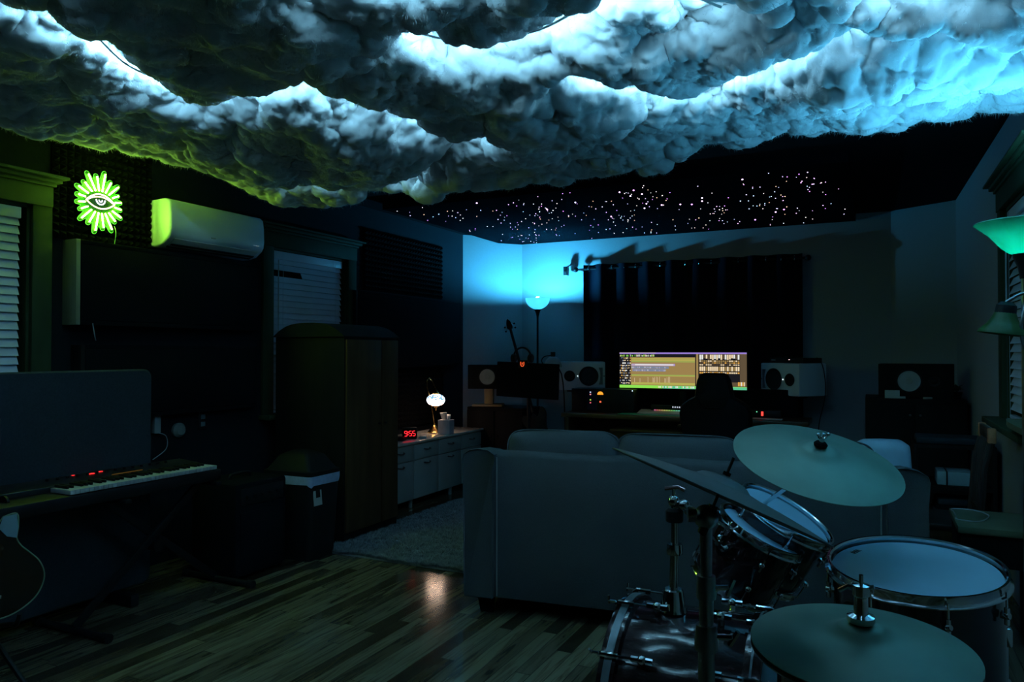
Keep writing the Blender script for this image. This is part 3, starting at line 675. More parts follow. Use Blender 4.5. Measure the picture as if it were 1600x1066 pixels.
def keyboard():
    x1 = -3.225; ya, yb = P(100, 765, Z=.70).y, P(342, 727, Z=.70).y; y0 = ya-.36; y1 = yb+.03; z = .70
    r = thing('synthesizer_keyboard', 'black electronic keyboard with white keys and red lights on an X stand', 'keyboard', (x1-.15, (y0+y1)/2, z-.09))
    mb = MB(); mb.box((x1-.165, (y0+y1)/2, z-.055), (.33, y1-y0, .06), bev=.008); mb.build('body', BLK, r)
    MB().box((x1-.245, (y0+y1)/2, z-.010), (.165, y1-y0-.01, .035), bev=.004, R=M.Rotation(math.radians(4), 4, 'Y')).build('control_panel', mat('panel_black', (.02, .02, .022), .35, noise=.1), r)
    nk = 36; kw = (yb-ya)/nk
    wk = None
    for i in range(nk):
        if wk is None: wk = MB().box((x1-.075, ya+kw/2, z-.012), (.145, kw*.93, .02), bev=.0015).build('white_key', WHT, r); first = wk
        else: o = wk.copy(); C.objects.link(o); o.location = (0, kw*i, 0)
    bk = None
    for i in range(nk-1):
        if i % 7 in (2, 6): continue
        if bk is None: bk = MB().box((x1-.10, ya+kw, z+.004), (.09, kw*.5, .014), bev=.002).build('black_key', BLK, r)
        else: o = bk.copy(); C.objects.link(o); o.location = (0, kw*i, 0)
    for px, py, w_ in ((114, 743, .012), (143, 740, .026), (156, 737, .026)):
        q = P(px, py, Z=z+.012); MB().box((min(q.x, x1-.19), q.y, z+.010), (.012, w_, .006)).build('red_display', emit((1, .03, .03), 1.6), r)
    q0 = P(150, 741, Z=z+.01); MB().box((x1-.185, q0.y+.12, z+.007), (.004, .17, .003)).build('amber_stripe', emit((.6, .3, .05), .12), r)
    mb = MB()
    for k in range(14): mb.cyl((x1-.27, y0+.42+k*.05, z+.006), (x1-.27, y0+.42+k*.05, z+.020), .007, n=8)
    mb.build('dial_row', BLK, r)
    for k in (0, 1): MB().cyl((x1-.12+.0, y0+.09+k*.05, z-.03), (x1-.12, y0+.10+k*.05, z-.03), .033, n=18).build('pitch_wheel', BLK, r)
    # stand
    s = thing('keyboard_stand', 'black folding X-shaped stand under the electronic keyboard', 'stand', (x1-.15, 2.5, 0))
    za, zb_ = .03, z-.103; f0 = P(158, 992, Z=.02).y-.02; f1 = P(350, 913, Z=.02).y+.06
    for a, b, dx in ((f0, f1-.16, .022), (f1, f0+.16, -.022)):
        MB().box((x1-.15+dx, (a+b)/2, (za+zb_)/2), (.022, math.hypot(b-a, zb_-za), .038), R=M.Rotation(math.atan2(zb_-za, b-a), 4, 'X'), bev=.004).build('cross_tube', BLK, s)
    for yy in (f0, f1):
        f_ = MB().cyl((x1-.40, yy, .022), (x1+.10, yy, .022), .016, n=12).build('foot_bar', BLK, s)
        for xx in (x1-.42, x1+.08): MB().cyl((xx, yy, .022), (xx+.04, yy, .022), .022, n=12).build('rubber_cap', BLK, f_)
    for yy in (f0+.16, f1-.16): MB().box((x1-.15, yy, z-.0975), (.36, .035, .021), bev=.004).build('arm_bar', BLK, s)
    yc_ = (f0+f1)/2; MB().cyl((x1-.19, yc_, (za+zb_)/2), (x1-.10, yc_, (za+zb_)/2), .03, n=16).build('hinge_lock', BLK, s)
keyboard()
def guitar():
    D = 2.72; c = P(-20, 905, D=D); n = -ray(-20, 905); n.z = .12; n.normalize()
    m = nframe(c, n); k = D/F
    out = [(20, 93), (38, 96), (40, 75), (38, 58), (44, 45), (56, 32), (68, 18), (75, 0), (74, -18), (64, -38), (45, -54), (22, -63), (-5, -64), (-30, -58), (-52, -42), (-64, -20), (-66, 4), (-58, 26), (-46, 44), (-40, 62), (-42, 86), (-24, 90), (-14, 76), (6, 76)]
    pl = [(p.x, p.y) for p in bezier([(x*k*1.0, y*k, 0) for x, y in out]+[(out[0][0]*k, out[0][1]*k, 0)], 5)[:-1]]
    r = thing('electric_guitar', 'dark single-cutaway guitar on a low stand cut off by the left edge', 'guitar', (c.x, c.y, 0))
    MB().prism(pl, -.045, 0, m).build('body', mat('sunburst', (.035, .02, .01), .2, noise=.4, nscale=4, coat=.5), r, ang=50)
    MB().tube([m@V((a, b, .0)) for a, b in pl], .0028, 6, closed=True).build('binding', mat('cream_binding', (.3, .38, .22), .4), r)
    hp = [(20, 93), (38, 96), (40, 75), (38, 58), (25, 62), (14, 76)]
    MB().prism([(x*k, y*k) for x, y in hp], .0015, .005, m).build('pickguard', mat('pale_pickguard', (.35, .5, .55), .25), r)
    MB().box((0, 0, 0), (.02, .3, .03)) 
    mb = MB(); mb.m = m; mb.box((0, .30, .005), (.05, .42, .025), bev=.008); mb.build('neck', BROWN, r)
    mb = MB(); mb.m = m; mb.box((0, .54, .0), (.075, .1, .016), bev=.008); mb.build('headstock', BLK, r)
    mb = MB(); mb.m = m
    for i in range(6): mb.box((-.018+.0072*i, .20, .022), (.0009, .66, .0009))
    mb.build('strings', CHROME, r)
    mb = MB(); mb.m = m; mb.box((0, -.07, .01), (.09, .014, .02), bev=.003); mb.build('bridge', CHROME, r)
    mb = MB(); mb.m = m; mb.box((0, .01, .008), (.075, .035, .014), bev=.003); mb.box((0, .09, .008), (.075, .035, .014), bev=.003); mb.build('pickups', BLK, r)
    s = thing('guitar_stand', 'low black tubular guitar stand at the left edge', 'stand', (c.x, c.y, 0)); b = m@V((0, -.152, -.02)); bz = b.z
    dn = V((n.x, n.y, 0)).normalized(); sd = V((-dn.y, dn.x, 0)); cc = V((c.x, c.y, 0))-dn*.07
    for sg in (-1, 1):
        MB().tube([cc+sd*.17*sg+dn*.22+V((0, 0, .012)), cc+V((0, 0, bz-.05)), ], .010, 8).build('leg', BLK, s)
        MB().tube(bezier([cc+V((0, 0, bz-.05)), V((b.x, b.y, bz-.03))+sd*.07*sg, V((b.x, b.y, bz-.022))+sd*.09*sg+dn*.04, V((b.x, b.y, bz+.02))+sd*.10*sg+dn*.055], 5), .009, 8).build('cradle_arm', BLK, s)
    MB().tube([cc+V((0, 0, bz-.05)), cc-dn*.22+V((0, 0, .012))], .010, 8).build('leg', BLK, s)
guitar()
# outlet and night light on the left wall
q = P(316, 657, X=XL); r = thing('wall_outlet', 'dark duplex wall outlet low on the left wall', 'outlet', (XL, q.y, q.z-.06))
MB().box((XL+.004, q.y, q.z), (.008, .075, .12), bev=.003).build('cover_plate', BLK, r)
for dz in (-.024, .024): MB().box((XL+.0085, q.y, q.z+dz), (.003, .034, .030), bev=.006).build('socket_face', mat('grey_socket', (.2, .24, .26), .5), r)
q = P(277, 672, X=XL); mb = MB(); mb.lathe([(.001, 0), (.045, 0), (.047, .02), (.03, .04), (.001, .045)], nframe((XL, q.y, q.z), (1, 0, 0)), 20)
setp(mb.build('plug_night_light', mat('grey_puck', (.22, .24, .22), .6)), 'round grey plug-in puck on the left wall above the amplifier', 'night light')
q = P(240, 662, X=XL); r = thing('wall_phone_charger', 'white charger with a cord plugged into the left wall beside the grey screen', 'charger', (XL, q.y, q.z-.06))
MB().box((XL+.02, q.y, q.z), (.04, .045, .12), bev=.006).build('plug_block', WHT, r)
MB().tube(bezier([(XL+.03, q.y, q.z-.055), (XL+.05, q.y+.05, q.z-.08), (XL+.04, q.y+.06, q.z-.16), (XL+.02, q.y-.02, q.z-.22)], 6), .0025, 6).build('cord', WHT, r)
# ------------------------------------------------------------------ rug
def rug():
    x0, x1, y0, y1 = P(507, 860, Z=0).x, -.3, P(600, 878, Z=0).y, 5.66
    r = thing('shag_rug', 'pale grey shag rug under the sofa and in front of the sideboard', 'rug', ((x0+x1)/2, (y0+y1)/2, 0))
    MB().box(((x0+x1)/2, (y0+y1)/2, .008), (x1-x0, y1-y0, .015), bev=.004).build('backing', RUGM, r)
    rs = np.random.RandomState(3); n = 90000; x = x0+(rs.rand(n)**1.7)*(x1-x0); y = y0+(rs.rand(n)**1.3)*(y1-y0)
    y[:2600] = y0+rs.rand(2600)*.02; x[:2600] = x0+rs.rand(2600)*1.4
    a = rs.rand(n)*6.283; l = .012+.022*rs.rand(n); wv = .0028
    cl = np.sin(x*31+np.sin(y*23)*2)*np.sin(y*27+np.sin(x*19)*2)
    lx = np.cos(a)*l*.8+cl*.012; ly = np.sin(a)*l*.8+cl*.012; h = .022+.014*rs.rand(n)+.006*cl
    vs_ = np.zeros((n, 3, 3)); vs_[:, 0] = np.stack([x-wv*np.sin(a), y+wv*np.cos(a), x*0+.013], 1); vs_[:, 1] = np.stack([x+wv*np.sin(a), y-wv*np.cos(a), x*0+.013], 1); vs_[:, 2] = np.stack([x+lx, y+ly, h], 1)
    vs_ -= np.array(r.location); me = bpy.data.meshes.new('pile'); me.vertices.add(n*3); me.vertices.foreach_set('co', vs_.astype(np.float32).ravel())
    me.loops.add(n*3); me.loops.foreach_set('vertex_index', np.arange(n*3, dtype=np.int32)); me.polygons.add(n); me.polygons.foreach_set('loop_start', np.arange(n, dtype=np.int32)*3)
    me.update(calc_edges=True); me.materials.append(RUGM); o = bpy.data.objects.new('shag_pile', me); C.objects.link(o); o.parent = r; o['kind'] = 'stuff'
rug()
# ------------------------------------------------------------------ sofa (back towards the camera)
def pillow(mb, c, d, rz, puff=.35, n=12, tilt=0):
    """superellipsoid cushion"""
    R = M.Translation(V(c))@M.Rotation(rz, 4, 'Z')@M.Rotation(tilt, 4, 'X'); rings = []
    for i in range(n+1):
        v = -math.pi/2+math.pi*i/n; cv = abs(math.cos(v))**puff; sv = math.copysign(abs(math.sin(v))**.8, v); ring = []
        for j in range(40):
            u = 2*math.pi*j/40; cu = math.copysign(abs(math.cos(u))**.3, math.cos(u)); su = math.copysign(abs(math.sin(u))**.3, math.sin(u))
            ring.append(R@V((d[0]/2*cu*max(cv, .02), d[1]/2*sv, d[2]/2*su*max(cv, .02)+.006*math.sin(5*u+3*c[0])*cv)))
        rings.append(ring)
    mb.loft(rings, True); return mb
def sofa():
    p0 = P(735, 960, Z=0); ang = math.radians(7.0); p0 = p0+V((-.03, .02, 0)); L = 2.06
    r = thing('sofa', 'light grey fabric three-seat sofa seen from behind', 'sofa', (p0.x, p0.y, 0), ang); T = M.Translation(p0)@M.Rotation(ang, 4, 'Z')
    zb = .088; zt = .812; aw = .155
    # back: a slab with subtle sag, its top rounded
    mb = MB(T); rings = []
    nx = 40
    for i in range(nx+1):
        x = aw*.0+.02+(L-.04)*i/nx; bow = .0025*math.sin(i*.45)+.001*math.sin(i*1.3); ring = []
        for (y, z) in ((.012, zb), (.004, zb+.04), (0, .3), (0-.0, .6), (.004, zt-.02), (.014, zt-.005), (.03, zt+.003), (.12, zt), (.135, zt-.01), (.14, zt-.05), (.14, zb)):
            dent = .012*math.exp(-((x-.42)/.22)**2-((z-.56)/.05)**2)-.010*math.exp(-((x-.45)/.25)**2-((z-.47)/.05)**2) if y < .01 else 0
            ring.append(V((x, y+dent, z+(bow if z > zt-.03 else 0))))
        rings.append(ring)
    mb.loft(rings, True).build('back_panel', SOFA, r, ang=60)
    for sx in (0, 1):
        mb = MB(T); x = aw/2-.012 if not sx else L-aw/2+.012
        pr = []
        hw = aw/2
        for a, b in ((-hw, zb), (-hw-.004, .3), (-hw-.006, .68), (-hw-.012, .775), (-hw-.004, .80), (-hw+.03, .822), (0, .832), (hw-.02, .826), (hw+.012, .806), (hw+.014, .775), (hw, .72), (hw, zb)): pr.append((a if not sx else -a, b))
        if sx: pr.reverse()
        rings = [[V((x+a*s, y, zb+(b-zb)*(1 if y < .1 else 1-max(0, (y-.10))*.32) if b > zb else zb)) for a, b in pr] for y, s in ((-.016, .90), (-.022, .96), (-.014, 1), (.02, 1), (.15, 1), (.5, 1), (.86, 1), (.88, .95))]
        mb.loft(rings, True).build('arm', SOFA, r, ang=50)
    # piping seams on the back, a paler grey than the linen
    for x in (aw+.006, L-aw-.006): MB(T).tube([(x, -.003, zb+.01), (x, -.003, zt-.02)], .0035, 6).build('seam', mat('grey_seam', (.25, .26, .27), .9), r)
    MB(T).box((L/2, .5, .21), (L-.1, .74, .235), bev=.02).build('seat_base', SOFA, r)
    sw = (L-2*aw)/3
    for k in range(3):
        mb = MB(T); pillow(mb, (aw+sw*(k+.5), .52, .40), (sw*.99, .60, .16), 0, .4); mb.build('seat_cushion', SOFA, r, ang=80)
    for k in range(3):
        mb = MB(T); pillow(mb, (aw+sw*(k+.5)-.004*k, .23, .675+.012), (sw*1.03, .20, .44+.008*(1-k)), 0, .3, tilt=-.10); o = mb.build('back_cushion', SOFA, r, ang=80)
        pts = []
        for j in range(60):
            u = 2*math.pi*j/60; cu = math.copysign(abs(math.cos(u))**.3, math.cos(u)); su = math.copysign(abs(math.sin(u))**.3, math.sin(u))
            pts.append(M.Translation((aw+sw*(k+.5)-.004*k, .23, .687))@M.Rotation(-.1, 4, 'X')@V((sw*.517*cu, -.035, .2225*su)))
        MB(T).tube(pts, .005, 6, closed=True).build('piping', SOFA, o)
    for x in (.085, L-.085):
        for y in (.06, .78):
            MB(T).loft([[V((x+a*s, y+b*s, z)) for a, b in ((-.036, -.036), (.036, -.036), (.036, .036), (-.036, .036))] for z, s in ((0.024 if y > .5 else 0, .72), (.09, 1.05))], True).build('leg', BLKW, r)
    return T, L
ST, SL = sofa()
q = P(1378, 706, D=3.74)
mb = MB(); pillow(mb, (q.x, q.y, q.z-.10), (.27, .12, .32), math.radians(12), .3, tilt=-.2)
setp(mb.build('throw_pillow', mat('satin_blue', (.35, .5, .62), .35, noise=.1, nscale=12), ang=80), 'light blue satin throw pillow at the right end of the sofa', 'pillow')
# ------------------------------------------------------------------ desk zone at the back
def curtain():
    y = 7.38; x0, x1 = P(912, 450, Y=y).x, P(1254, 450, Y=y).x; zt = P(1085, 405, Y=y).z
    r = thing('curtain', 'long black grommet curtain covering the back wall behind the monitor', 'curtain', ((x0+x1)/2, y, .03))
    n = 260; mb = MB(); rings = []
    for i in range(n+1):
        t = i/n; x = x0+(x1-x0)*t; ph = t*2*math.pi*8.5
        rings.append([V((x+.012*math.sin(ph*2)*(1-zz), y+(.035+.012*math.sin(t*19))*math.sin(ph+.25*math.sin(zz*5+t*8)), .03+(zt-.03)*zz)) for zz in (0, .2, .4, .6, .8, .95, 1)]+[V((x, y+.004+(.035+.012*math.sin(t*19))*math.sin(ph+.25*math.sin(zz*5+t*8)), .03+(zt-.03)*zz)) for zz in (1, .8, .5, .2, 0)])
    mb.loft(rings, True).build('drape', NAVY, r, ang=80)
    rod = thing('curtain_rod', 'black curtain rod above the dark curtain on the back wall', 'curtain rod', ((x0+x1)/2, y, zt-.06))
    zr = zt-.045
    MB().cyl((x0-.08, y, zr), (x1+.03, y, zr), .011, n=12).build('rod', BLK, rod)
    for xx in (x0-.09, x1+.05): MB().ball((xx, y, zr), .028, 8).build('finial', BLK, rod)
    for xx in (x0-.05, x1+.02): MB().cyl((xx, y, zr), (xx, 7.5, zr), .007, n=8).build('bracket', BLK, rod)
    for k in range(17):
        t = (k+.5)/17; x = x0+(x1-x0)*t
        mb = MB(); a = 2*math.pi; pts = [(x+.006*math.cos(u)*0+(.004 if k % 2 else -.004), y+.024*math.cos(u), zr+.024*math.sin(u)) for u in [a*j/14 for j in range(14)]]
        mb.tube(pts, .005, 6, closed=True).build('grommet', CHROME, r)
curtain()
def security_cam():
    q = P(885, 424, Y=7.40); r = thing('security_camera', 'small black and white camera on the back wall left of the curtain', 'camera', (q.x, 7.5, q.z))
    MB().box((q.x, q.y, q.z), (.055, .06, .11), bev=.02).build('housing', WHT, r)
    MB().box((q.x, q.y-.032, q.z), (.045, .01, .095), bev=.004).build('face_plate', BLK, r)
    MB().cyl((q.x, q.y-.036, q.z), (q.x, q.y-.044, q.z), .010, n=14).build('lens', GLASS, r)
    MB().tube([(q.x, q.y+.02, q.z+.045), (q.x+.03, q.y+.05, q.z+.075), (q.x+.04, 7.495, q.z+.08)], .008, 8).build('bracket_arm', WHT, r)
    MB().cyl((q.x+.04, 7.485, q.z+.08), (q.x+.04, 7.4995, q.z+.08), .026, n=16).build('mount', WHT, r)
security_cam()
DX0, DX1, DY0, DY1, DZ = -2.62, -.46, 6.42, 6.88, .75
r = thing('studio_desk', 'long brown wooden studio desk under the wide monitor', 'desk', ((DX0+DX1)/2, (DY0+DY1)/2, 0))
MB().box(((DX0+DX1)/2, (DY0+DY1)/2, DZ-.02), (DX1-DX0, DY1-DY0, .04), bev=.006).build('desktop', BROWN, r)
for x in (DX0+.05, DX1-.05): MB().box((x, (DY0+DY1)/2, .355), (.04, DY1-DY0-.04, .71), bev=.004).build('side_panel', BROWN, r)
MB().box(((DX0+DX1)/2, DY1-.04, .5), (DX1-DX0-.14, .02, .4)).build('back_panel', BROWN, r)
MB().box(((DX0+DX1)/2, DY0+.15, .61), (1.2, .3, .02), bev=.003).build('keyboard_tray', BROWN, r)
def monitor():
    y = 6.76; a = P(968, 551, Y=y); b = P(1167, 610, Y=y); x0, x1, z1, z0 = a.x, b.x, a.z, b.z; W_, H_ = x1-x0, z1-z0
    r = thing('ultrawide_monitor', 'ultrawide monitor showing a recording program with tan tracks and a mixer', 'monitor', ((x0+x1)/2, y+.05, DZ))
    MB().box(((x0+x1)/2, y+.025, (z0+z1)/2), (W_+.02, .04, H_+.02), bev=.008).build('housing', BLK, r)
    MB().box(((x0+x1)/2, y+.08, (DZ+z0)/2+.06), (.06, .03, z0-DZ+.1), bev=.005).build('stand_neck', BLK, r)
    MB().box(((x0+x1)/2, y+.03, DZ+.008), (.34, .16, .016), bev=.005).build('stand_foot', BLK, r)
    cols = [((.36, .24, .085), 1), ((.50, .46, .10), 1), ((.36, .24, .75), 1), ((.55, .42, .62), 1), ((.22, .26, .36), 1), ((.30, .85, .10), 1), ((.12, .62, .33), 1), ((.012, .012, .016), 1), ((.95, .75, .48), 1), ((.9, .45, .08), 1), ((.9, .9, .85), 1), ((.13, .09, .05), 1), ((.35, .5, .1), 1)]
    S = .9
    mats = [emit(c, s*S) for c, s in cols]; mb = MB(); ly = [0]
    def rc(u0, v0, u1, v1, k):
        ly[0] += 1; yy = y-.0002-ly[0]*.0000022; mb.k = k
        mb.quad((x0+W_*u0, yy, z1-H_*v0), (x0+W_*u0, yy, z1-H_*v1), (x0+W_*u1, yy, z1-H_*v1), (x0+W_*u1, yy, z1-H_*v0))
    rc(0, 0, 1, 1, 0); rc(0, 0, 1, .04, 2); rc(0, 0, .3, .022, 3)
    rc(0, .04, .62, .13, 7)
    R_ = random.Random(5)
    for k in range(44):
        u = .005+k*.0065
        if R_.random() < .75: rc(u, .055+.02*R_.random(), u+.0045, .115, R_.choice((12, 5, 10, 12, 8)))
    rc(0, .12, .095, .92, 7)
    for i in range(11):
        for j in range(9):
            if R_.random() < .72: v = .14+i*.071; u = .003+j*.0104; rc(u, v, u+.0078, v+.02+.028*R_.random(), R_.choice((8, 0, 10, 8, 9, 4)))
    for v0, v1, k in ((.16, .19, 1), (.20, .235, 1), (.245, .27, 12), (.62, .645, 12), (.65, .665, 1), (.84, .9, 1)): rc(.1, v0, .61, v1, k)
    rc(.1, .315, .455, .375, 3); rc(.45, .315, .455, .375, 2); rc(.1, .385, .405, .45, 4); rc(.11, .46, .38, .53, 4)
    rc(.13, .33, .44, .355, 10)
    for k in range(60): u = .1+R_.random()*.28; v = R_.choice((.4, .48)); rc(u, v, u+.002, v+.03+R_.random()*.02, R_.choice((3, 3, 10)))
    for u in (.125, .17, .235, .275, .283, .29, .305, .315, .33, .372, .378, .39, .402, .412): rc(u, .67+.06*R_.random(), u+.0022, .84, 8)
    rc(.0, .92, 1, 1, 5); rc(.35, .93, 1, 1, 6)
    for k in range(26): rc(.32+k*.0115, .935, .328+k*.0115, .985, R_.choice((10, 8, 6, 5)))
    rc(.612, .1, .62, .92, 7); rc(.637, .04, .642, .9, 7); rc(.642, .045, .95, .9, 7)
    rows = [(.06, .20, (8, 8, 10, 11)), (.215, .25, (0, 8)), (.265, .30, (9, 0, 11)), (.32, .35, (8, 11)), (.38, .50, (8, 8, 0)), (.53, .57, (9, 8)), (.59, .84, (9, 8))]
    for c_ in range(19):
        u = .646+c_*.0160
        for v0, v1, ch in rows:
            k = R_.choice(ch); t = .0125 if v1-v0 < .2 else .004
            rc(u+(0 if t > .01 else .004), v0+(.1*R_.random() if v0 == .59 else 0), u+t, v1-(.05*R_.random() if v0 == .06 else 0), k)
        rc(u, .855, u+.012, .885, 5 if R_.random() < .5 else 6)
    rc(.95, .045, 1, .92, 11); rc(.88, .8, .99, .92, 11)
    for i in range(5):
        rc(.935+i*.011, .79, .943+i*.011, .90, R_.choice((8, 10, 9)))
    mb.build('screen', mats, r, smooth=False)
monitor()
def gchair():
    c = P(1115, 640, D=5.9); x, y = c.x, c.y; a = math.radians(-3); T = M.Translation((x, y, 0))@M.Rotation(a, 4, 'Z')
    r = thing('gaming_chair', 'black gaming chair with winged backrest facing the monitor', 'chair', (x, y, 0), a)
    # outline of backrest seen from behind
    hs = P(1115, 583, D=5.9).z
    pr = [(.10, 0), (.165, -.01), (.23, -.10), (.27, -.2), (.285, -.30), (.27, -.42), (.245, -.60), (.25, -.70)]
    head = [(.075, hs), (.105, hs-.012), (.128, hs-.06), (.145, hs-.15), (.15, hs-.19)]
    body = [(.20, hs-.215), (.262, hs-.26), (.285, hs-.33), (.278, hs-.42), (.262, hs-.52), (.24, hs-.62), (.235, hs-.70)]
    half = head+body; poly = [(a_, b_) for a_, b_ in half]+[(-a_, b_) for a_, b_ in reversed(half)]
    Rm = T@M(((1, 0, 0, 0), (0, 0, 1, 0), (0, 1, 0, 0), (0, 0, 0, 1)))
    mb = MB(); rings = []
    for yy, s in ((-.05, .94), (-.035, .985), (0, 1), (.05, 1), (.07, .96)):
        rings.append([T@V((px_*s, yy+.18*(hs-z_)*-.0+.12*(hs-z_), (hs-.35)+(z_-hs+.35)*s)) for px_, z_ in poly])
    mb.loft(rings, True).build('backrest', mat('black_leatherette', (.006, .006, .008), .6, spec=.15, noise=.1, nscale=60), r, ang=60)
    MB(T).tube([(-.14, -.045, hs-.17), (-.10, -.03, hs-.24), (-.08, -.03, hs-.28), (.08, -.03, hs-.28), (.10, -.03, hs-.24), (.14, -.045, hs-.17)], .003, 6).build('seam_piping', BLK, r)
    MB(T).box((0, .30, .47), (.52, .5, .1), bev=.03).build('seat', BLKF, r)
    MB(T).cyl((0, .28, .1), (0, .28, .42), .03, n=14).build('gas_column', BLK, r)
    for k in range(5):
        t = k*2*math.pi/5+.3; e = V((.3*math.cos(t), .28+.3*math.sin(t), .075)); l = MB(T).tube([(0, .28, .11), e], .02, 8).build('base_arm', BLK, r)
        MB(T).cyl(e+V((-.012, 0, -.052)), e+V((.012, 0, -.052)), .023, n=14).build('caster', BLK, l)
    for sx in (-1, 1):
        MB(T).tube([(sx*.24, .34, .45), (sx*.31, .34, .47), (sx*.31, .34, .68)], .016, 8).build('armrest_post', BLK, r); MB(T).box((sx*.31, .32, .69), (.09, .26, .03), bev=.012).build('armrest', BLK, r)
gchair()
def wspeaker(x, y, z, rz, flip, label, w_=.46, d=.32, h=.285):
    T = M.Translation((x, y, z))@M.Rotation(rz, 4, 'Z'); r = thing('studio_monitor_speaker', label, 'speaker', (x, y, z), rz, None)
    MB(T).box((0, 0, h/2), (w_, d, h), bev=.012).build('cabinet', SPKW, r); f = -d/2; s = -1 if flip else 1
    def ringed(cx, rad, nm):
        MB().lathe([(.001, .0), (rad, .0), (rad*1.06, .004), (rad*1.02, .008), (rad*.96, .006), (rad*.9, .003), (rad*.35, -.02), (rad*.3, -.008), (.001, .0)], nframe(T@V((s*cx, f-.0005, h/2)), T.to_3x3()@V((0, -1, 0))), 32).build(nm, BLK, r)
    ringed(.065, .092, 'woofer'); ringed(-.125, .052, 'tweeter')
    m2 = T@M(((s, 0, 0, 0), (0, 0, 1, f-.002), (0, 1, 0, h/2), (0, 0, 0, 1)))
    pl = [(.205, -.085), (.205, .085), (.165, .085), (.178, .045), (.182, 0), (.178, -.045), (.165, -.085)]
    MB().prism(pl, 0, .004, m2).build('port_slot', mat('grey_port', (.16, .16, .18), .5), r)
    MB(T).box((s*-.045, f-.002, h/2), (.006, .004, .008)).build('power_light', emit((.7, .9, 1), 2), r)
    MB(T).cyl((s*.218, f-.001, h/2), (s*.218, f-.006, h/2), .006, n=10).build('logo_dot', BLK, r)
    return r
qL = P(909, 608, Y=7.08); qR = P(1240, 612, Y=7.04)
SZ = .936
wspeaker(qL.x, qL.y, SZ, math.radians(22), False, 'white two-driver studio speaker left of the monitor')
wspeaker(qR.x, qR.y-.05, SZ, math.radians(-40), True, 'white two-driver studio speaker right of the monitor with black gear on top')
def spstand(x, y, h, label):
    r = thing('speaker_stand', label, 'stand', (x, y, 0))
    MB().box((x, y, h-.01), (.24, .24, .02), bev=.004).build('top_plate', BLK, r)
    MB().cyl((x, y, .02), (x, y, h-.02), .025, n=16).build('column', BLK, r); MB().box((x, y, .01), (.28, .28, .02), bev=.004).build('base_plate', BLK, r)
spstand(qL.x, qL.y+.01, SZ, 'black column stand under the left white speaker'); spstand(qR.x, qR.y-.03, SZ, 'black column stand under the right white speaker')
# gear on the right white speaker
q = V((qR.x+.02, qR.y-.05, SZ+.286)); r = thing('audio_interface', 'flat black audio box with knobs on top of the right white speaker', 'audio gear', q, math.radians(-40)); T = M.Translation(q)@M.Rotation(math.radians(-40), 4, 'Z')
MB(T).box((0, 0, .024), (.40, .22, .045), bev=.006).build('case', BLK, r)
for k in range(4): MB(T).cyl((-.14+k*.07, -.04, .046), (-.14+k*.07, -.04, .064), .011, n=12).build('knob', BLK, r)
MB(T).box((-.15, -.111, .026), (.05, .002, .012)).build('label_strip', mat('grey_label', (.3, .3, .3), .5), r)
MB(T).box((.04, -.111, .03), (.012, .002, .006)).build('indicator', emit((1, .6, .6), 1.6), r)
c_ = T@V((.18, .02, .03)); setp(MB().tube(bezier([c_, c_+V((.05, 0, .01)), c_+V((.09, -.02, -.1)), c_+V((.10, -.03, -.3)), c_+V((.05, -.03, -.55)), c_+V((.04, 0, -.72))], 6), .004, 6).build('speaker_cable', BLK), 'black cable hanging down behind the right white speaker', 'cable')
# rack with level lights, left of monitor on the desk
x0, x1 = P(893, 625, Y=6.62).x, P(990, 625, Y=6.62).x
r = thing('outboard_rack', 'black desktop rack of audio gear with orange meter, under the left white speaker', 'audio gear', ((x0+x1)/2, 6.72, DZ))
z1 = P(940, 608, Y=6.62).z
MB().box(((x0+x1)/2, 6.74, (DZ+z1)/2), (x1-x0, .24, z1-DZ), bev=.005).build('rack_case', BLK, r)
def dot(px, py, yy, w_, h_, col, s, nm, par, mtx=None):
    q = P(px, py, Y=yy); return MB().box((q.x, yy, q.z), (w_, .003, h_), bev=.001).build(nm, emit(col, s), par)
MB().box((P(925, 617, Y=6.618).x, 6.619, (DZ+z1)/2), (.10, .004, z1-DZ-.04)).build('blue_module', mat('navy_module', (.02, .02, .06), .4), r)
for py, cl in ((613, (.6, .7, 1)), (616.5, (1, .3, .3)), (625, (.5, .7, .1)), (629.5, (1, .15, .2))): dot(922.5, py, 6.615, .012, .010, cl, 1.2, 'indicator_light', r)
q = P(938, 615.5, Y=6.615); mb = MB(); n = 14; pts = [(q.x+.03*math.cos(math.pi*i/n), q.z-.008+.03*math.sin(math.pi*i/n)) for i in range(n+1)]
mb.add([(a, 6.614, b) for a, b in pts]+[(q.x+.008, 6.614, q.z-.008), (q.x-.008, 6.614, q.z-.008)], [tuple(range(n+3))]); mb.build('vu_meter', emit((1, .35, .03), 1.3), r)
dot(938, 628, 6.615, .016, .014, (1, .12, .05), 1.6, 'indicator_light', r); dot(988, 611, 6.615, .008, .008, (.7, .9, 1), 2, 'indicator_light', r)
for k in range(7):
    q = P(945+k*5.5, 634, Y=6.615); MB().cyl((q.x, 6.62, q.z), (q.x, 6.605, q.z), .009, n=10).build('knob', BLK, r)
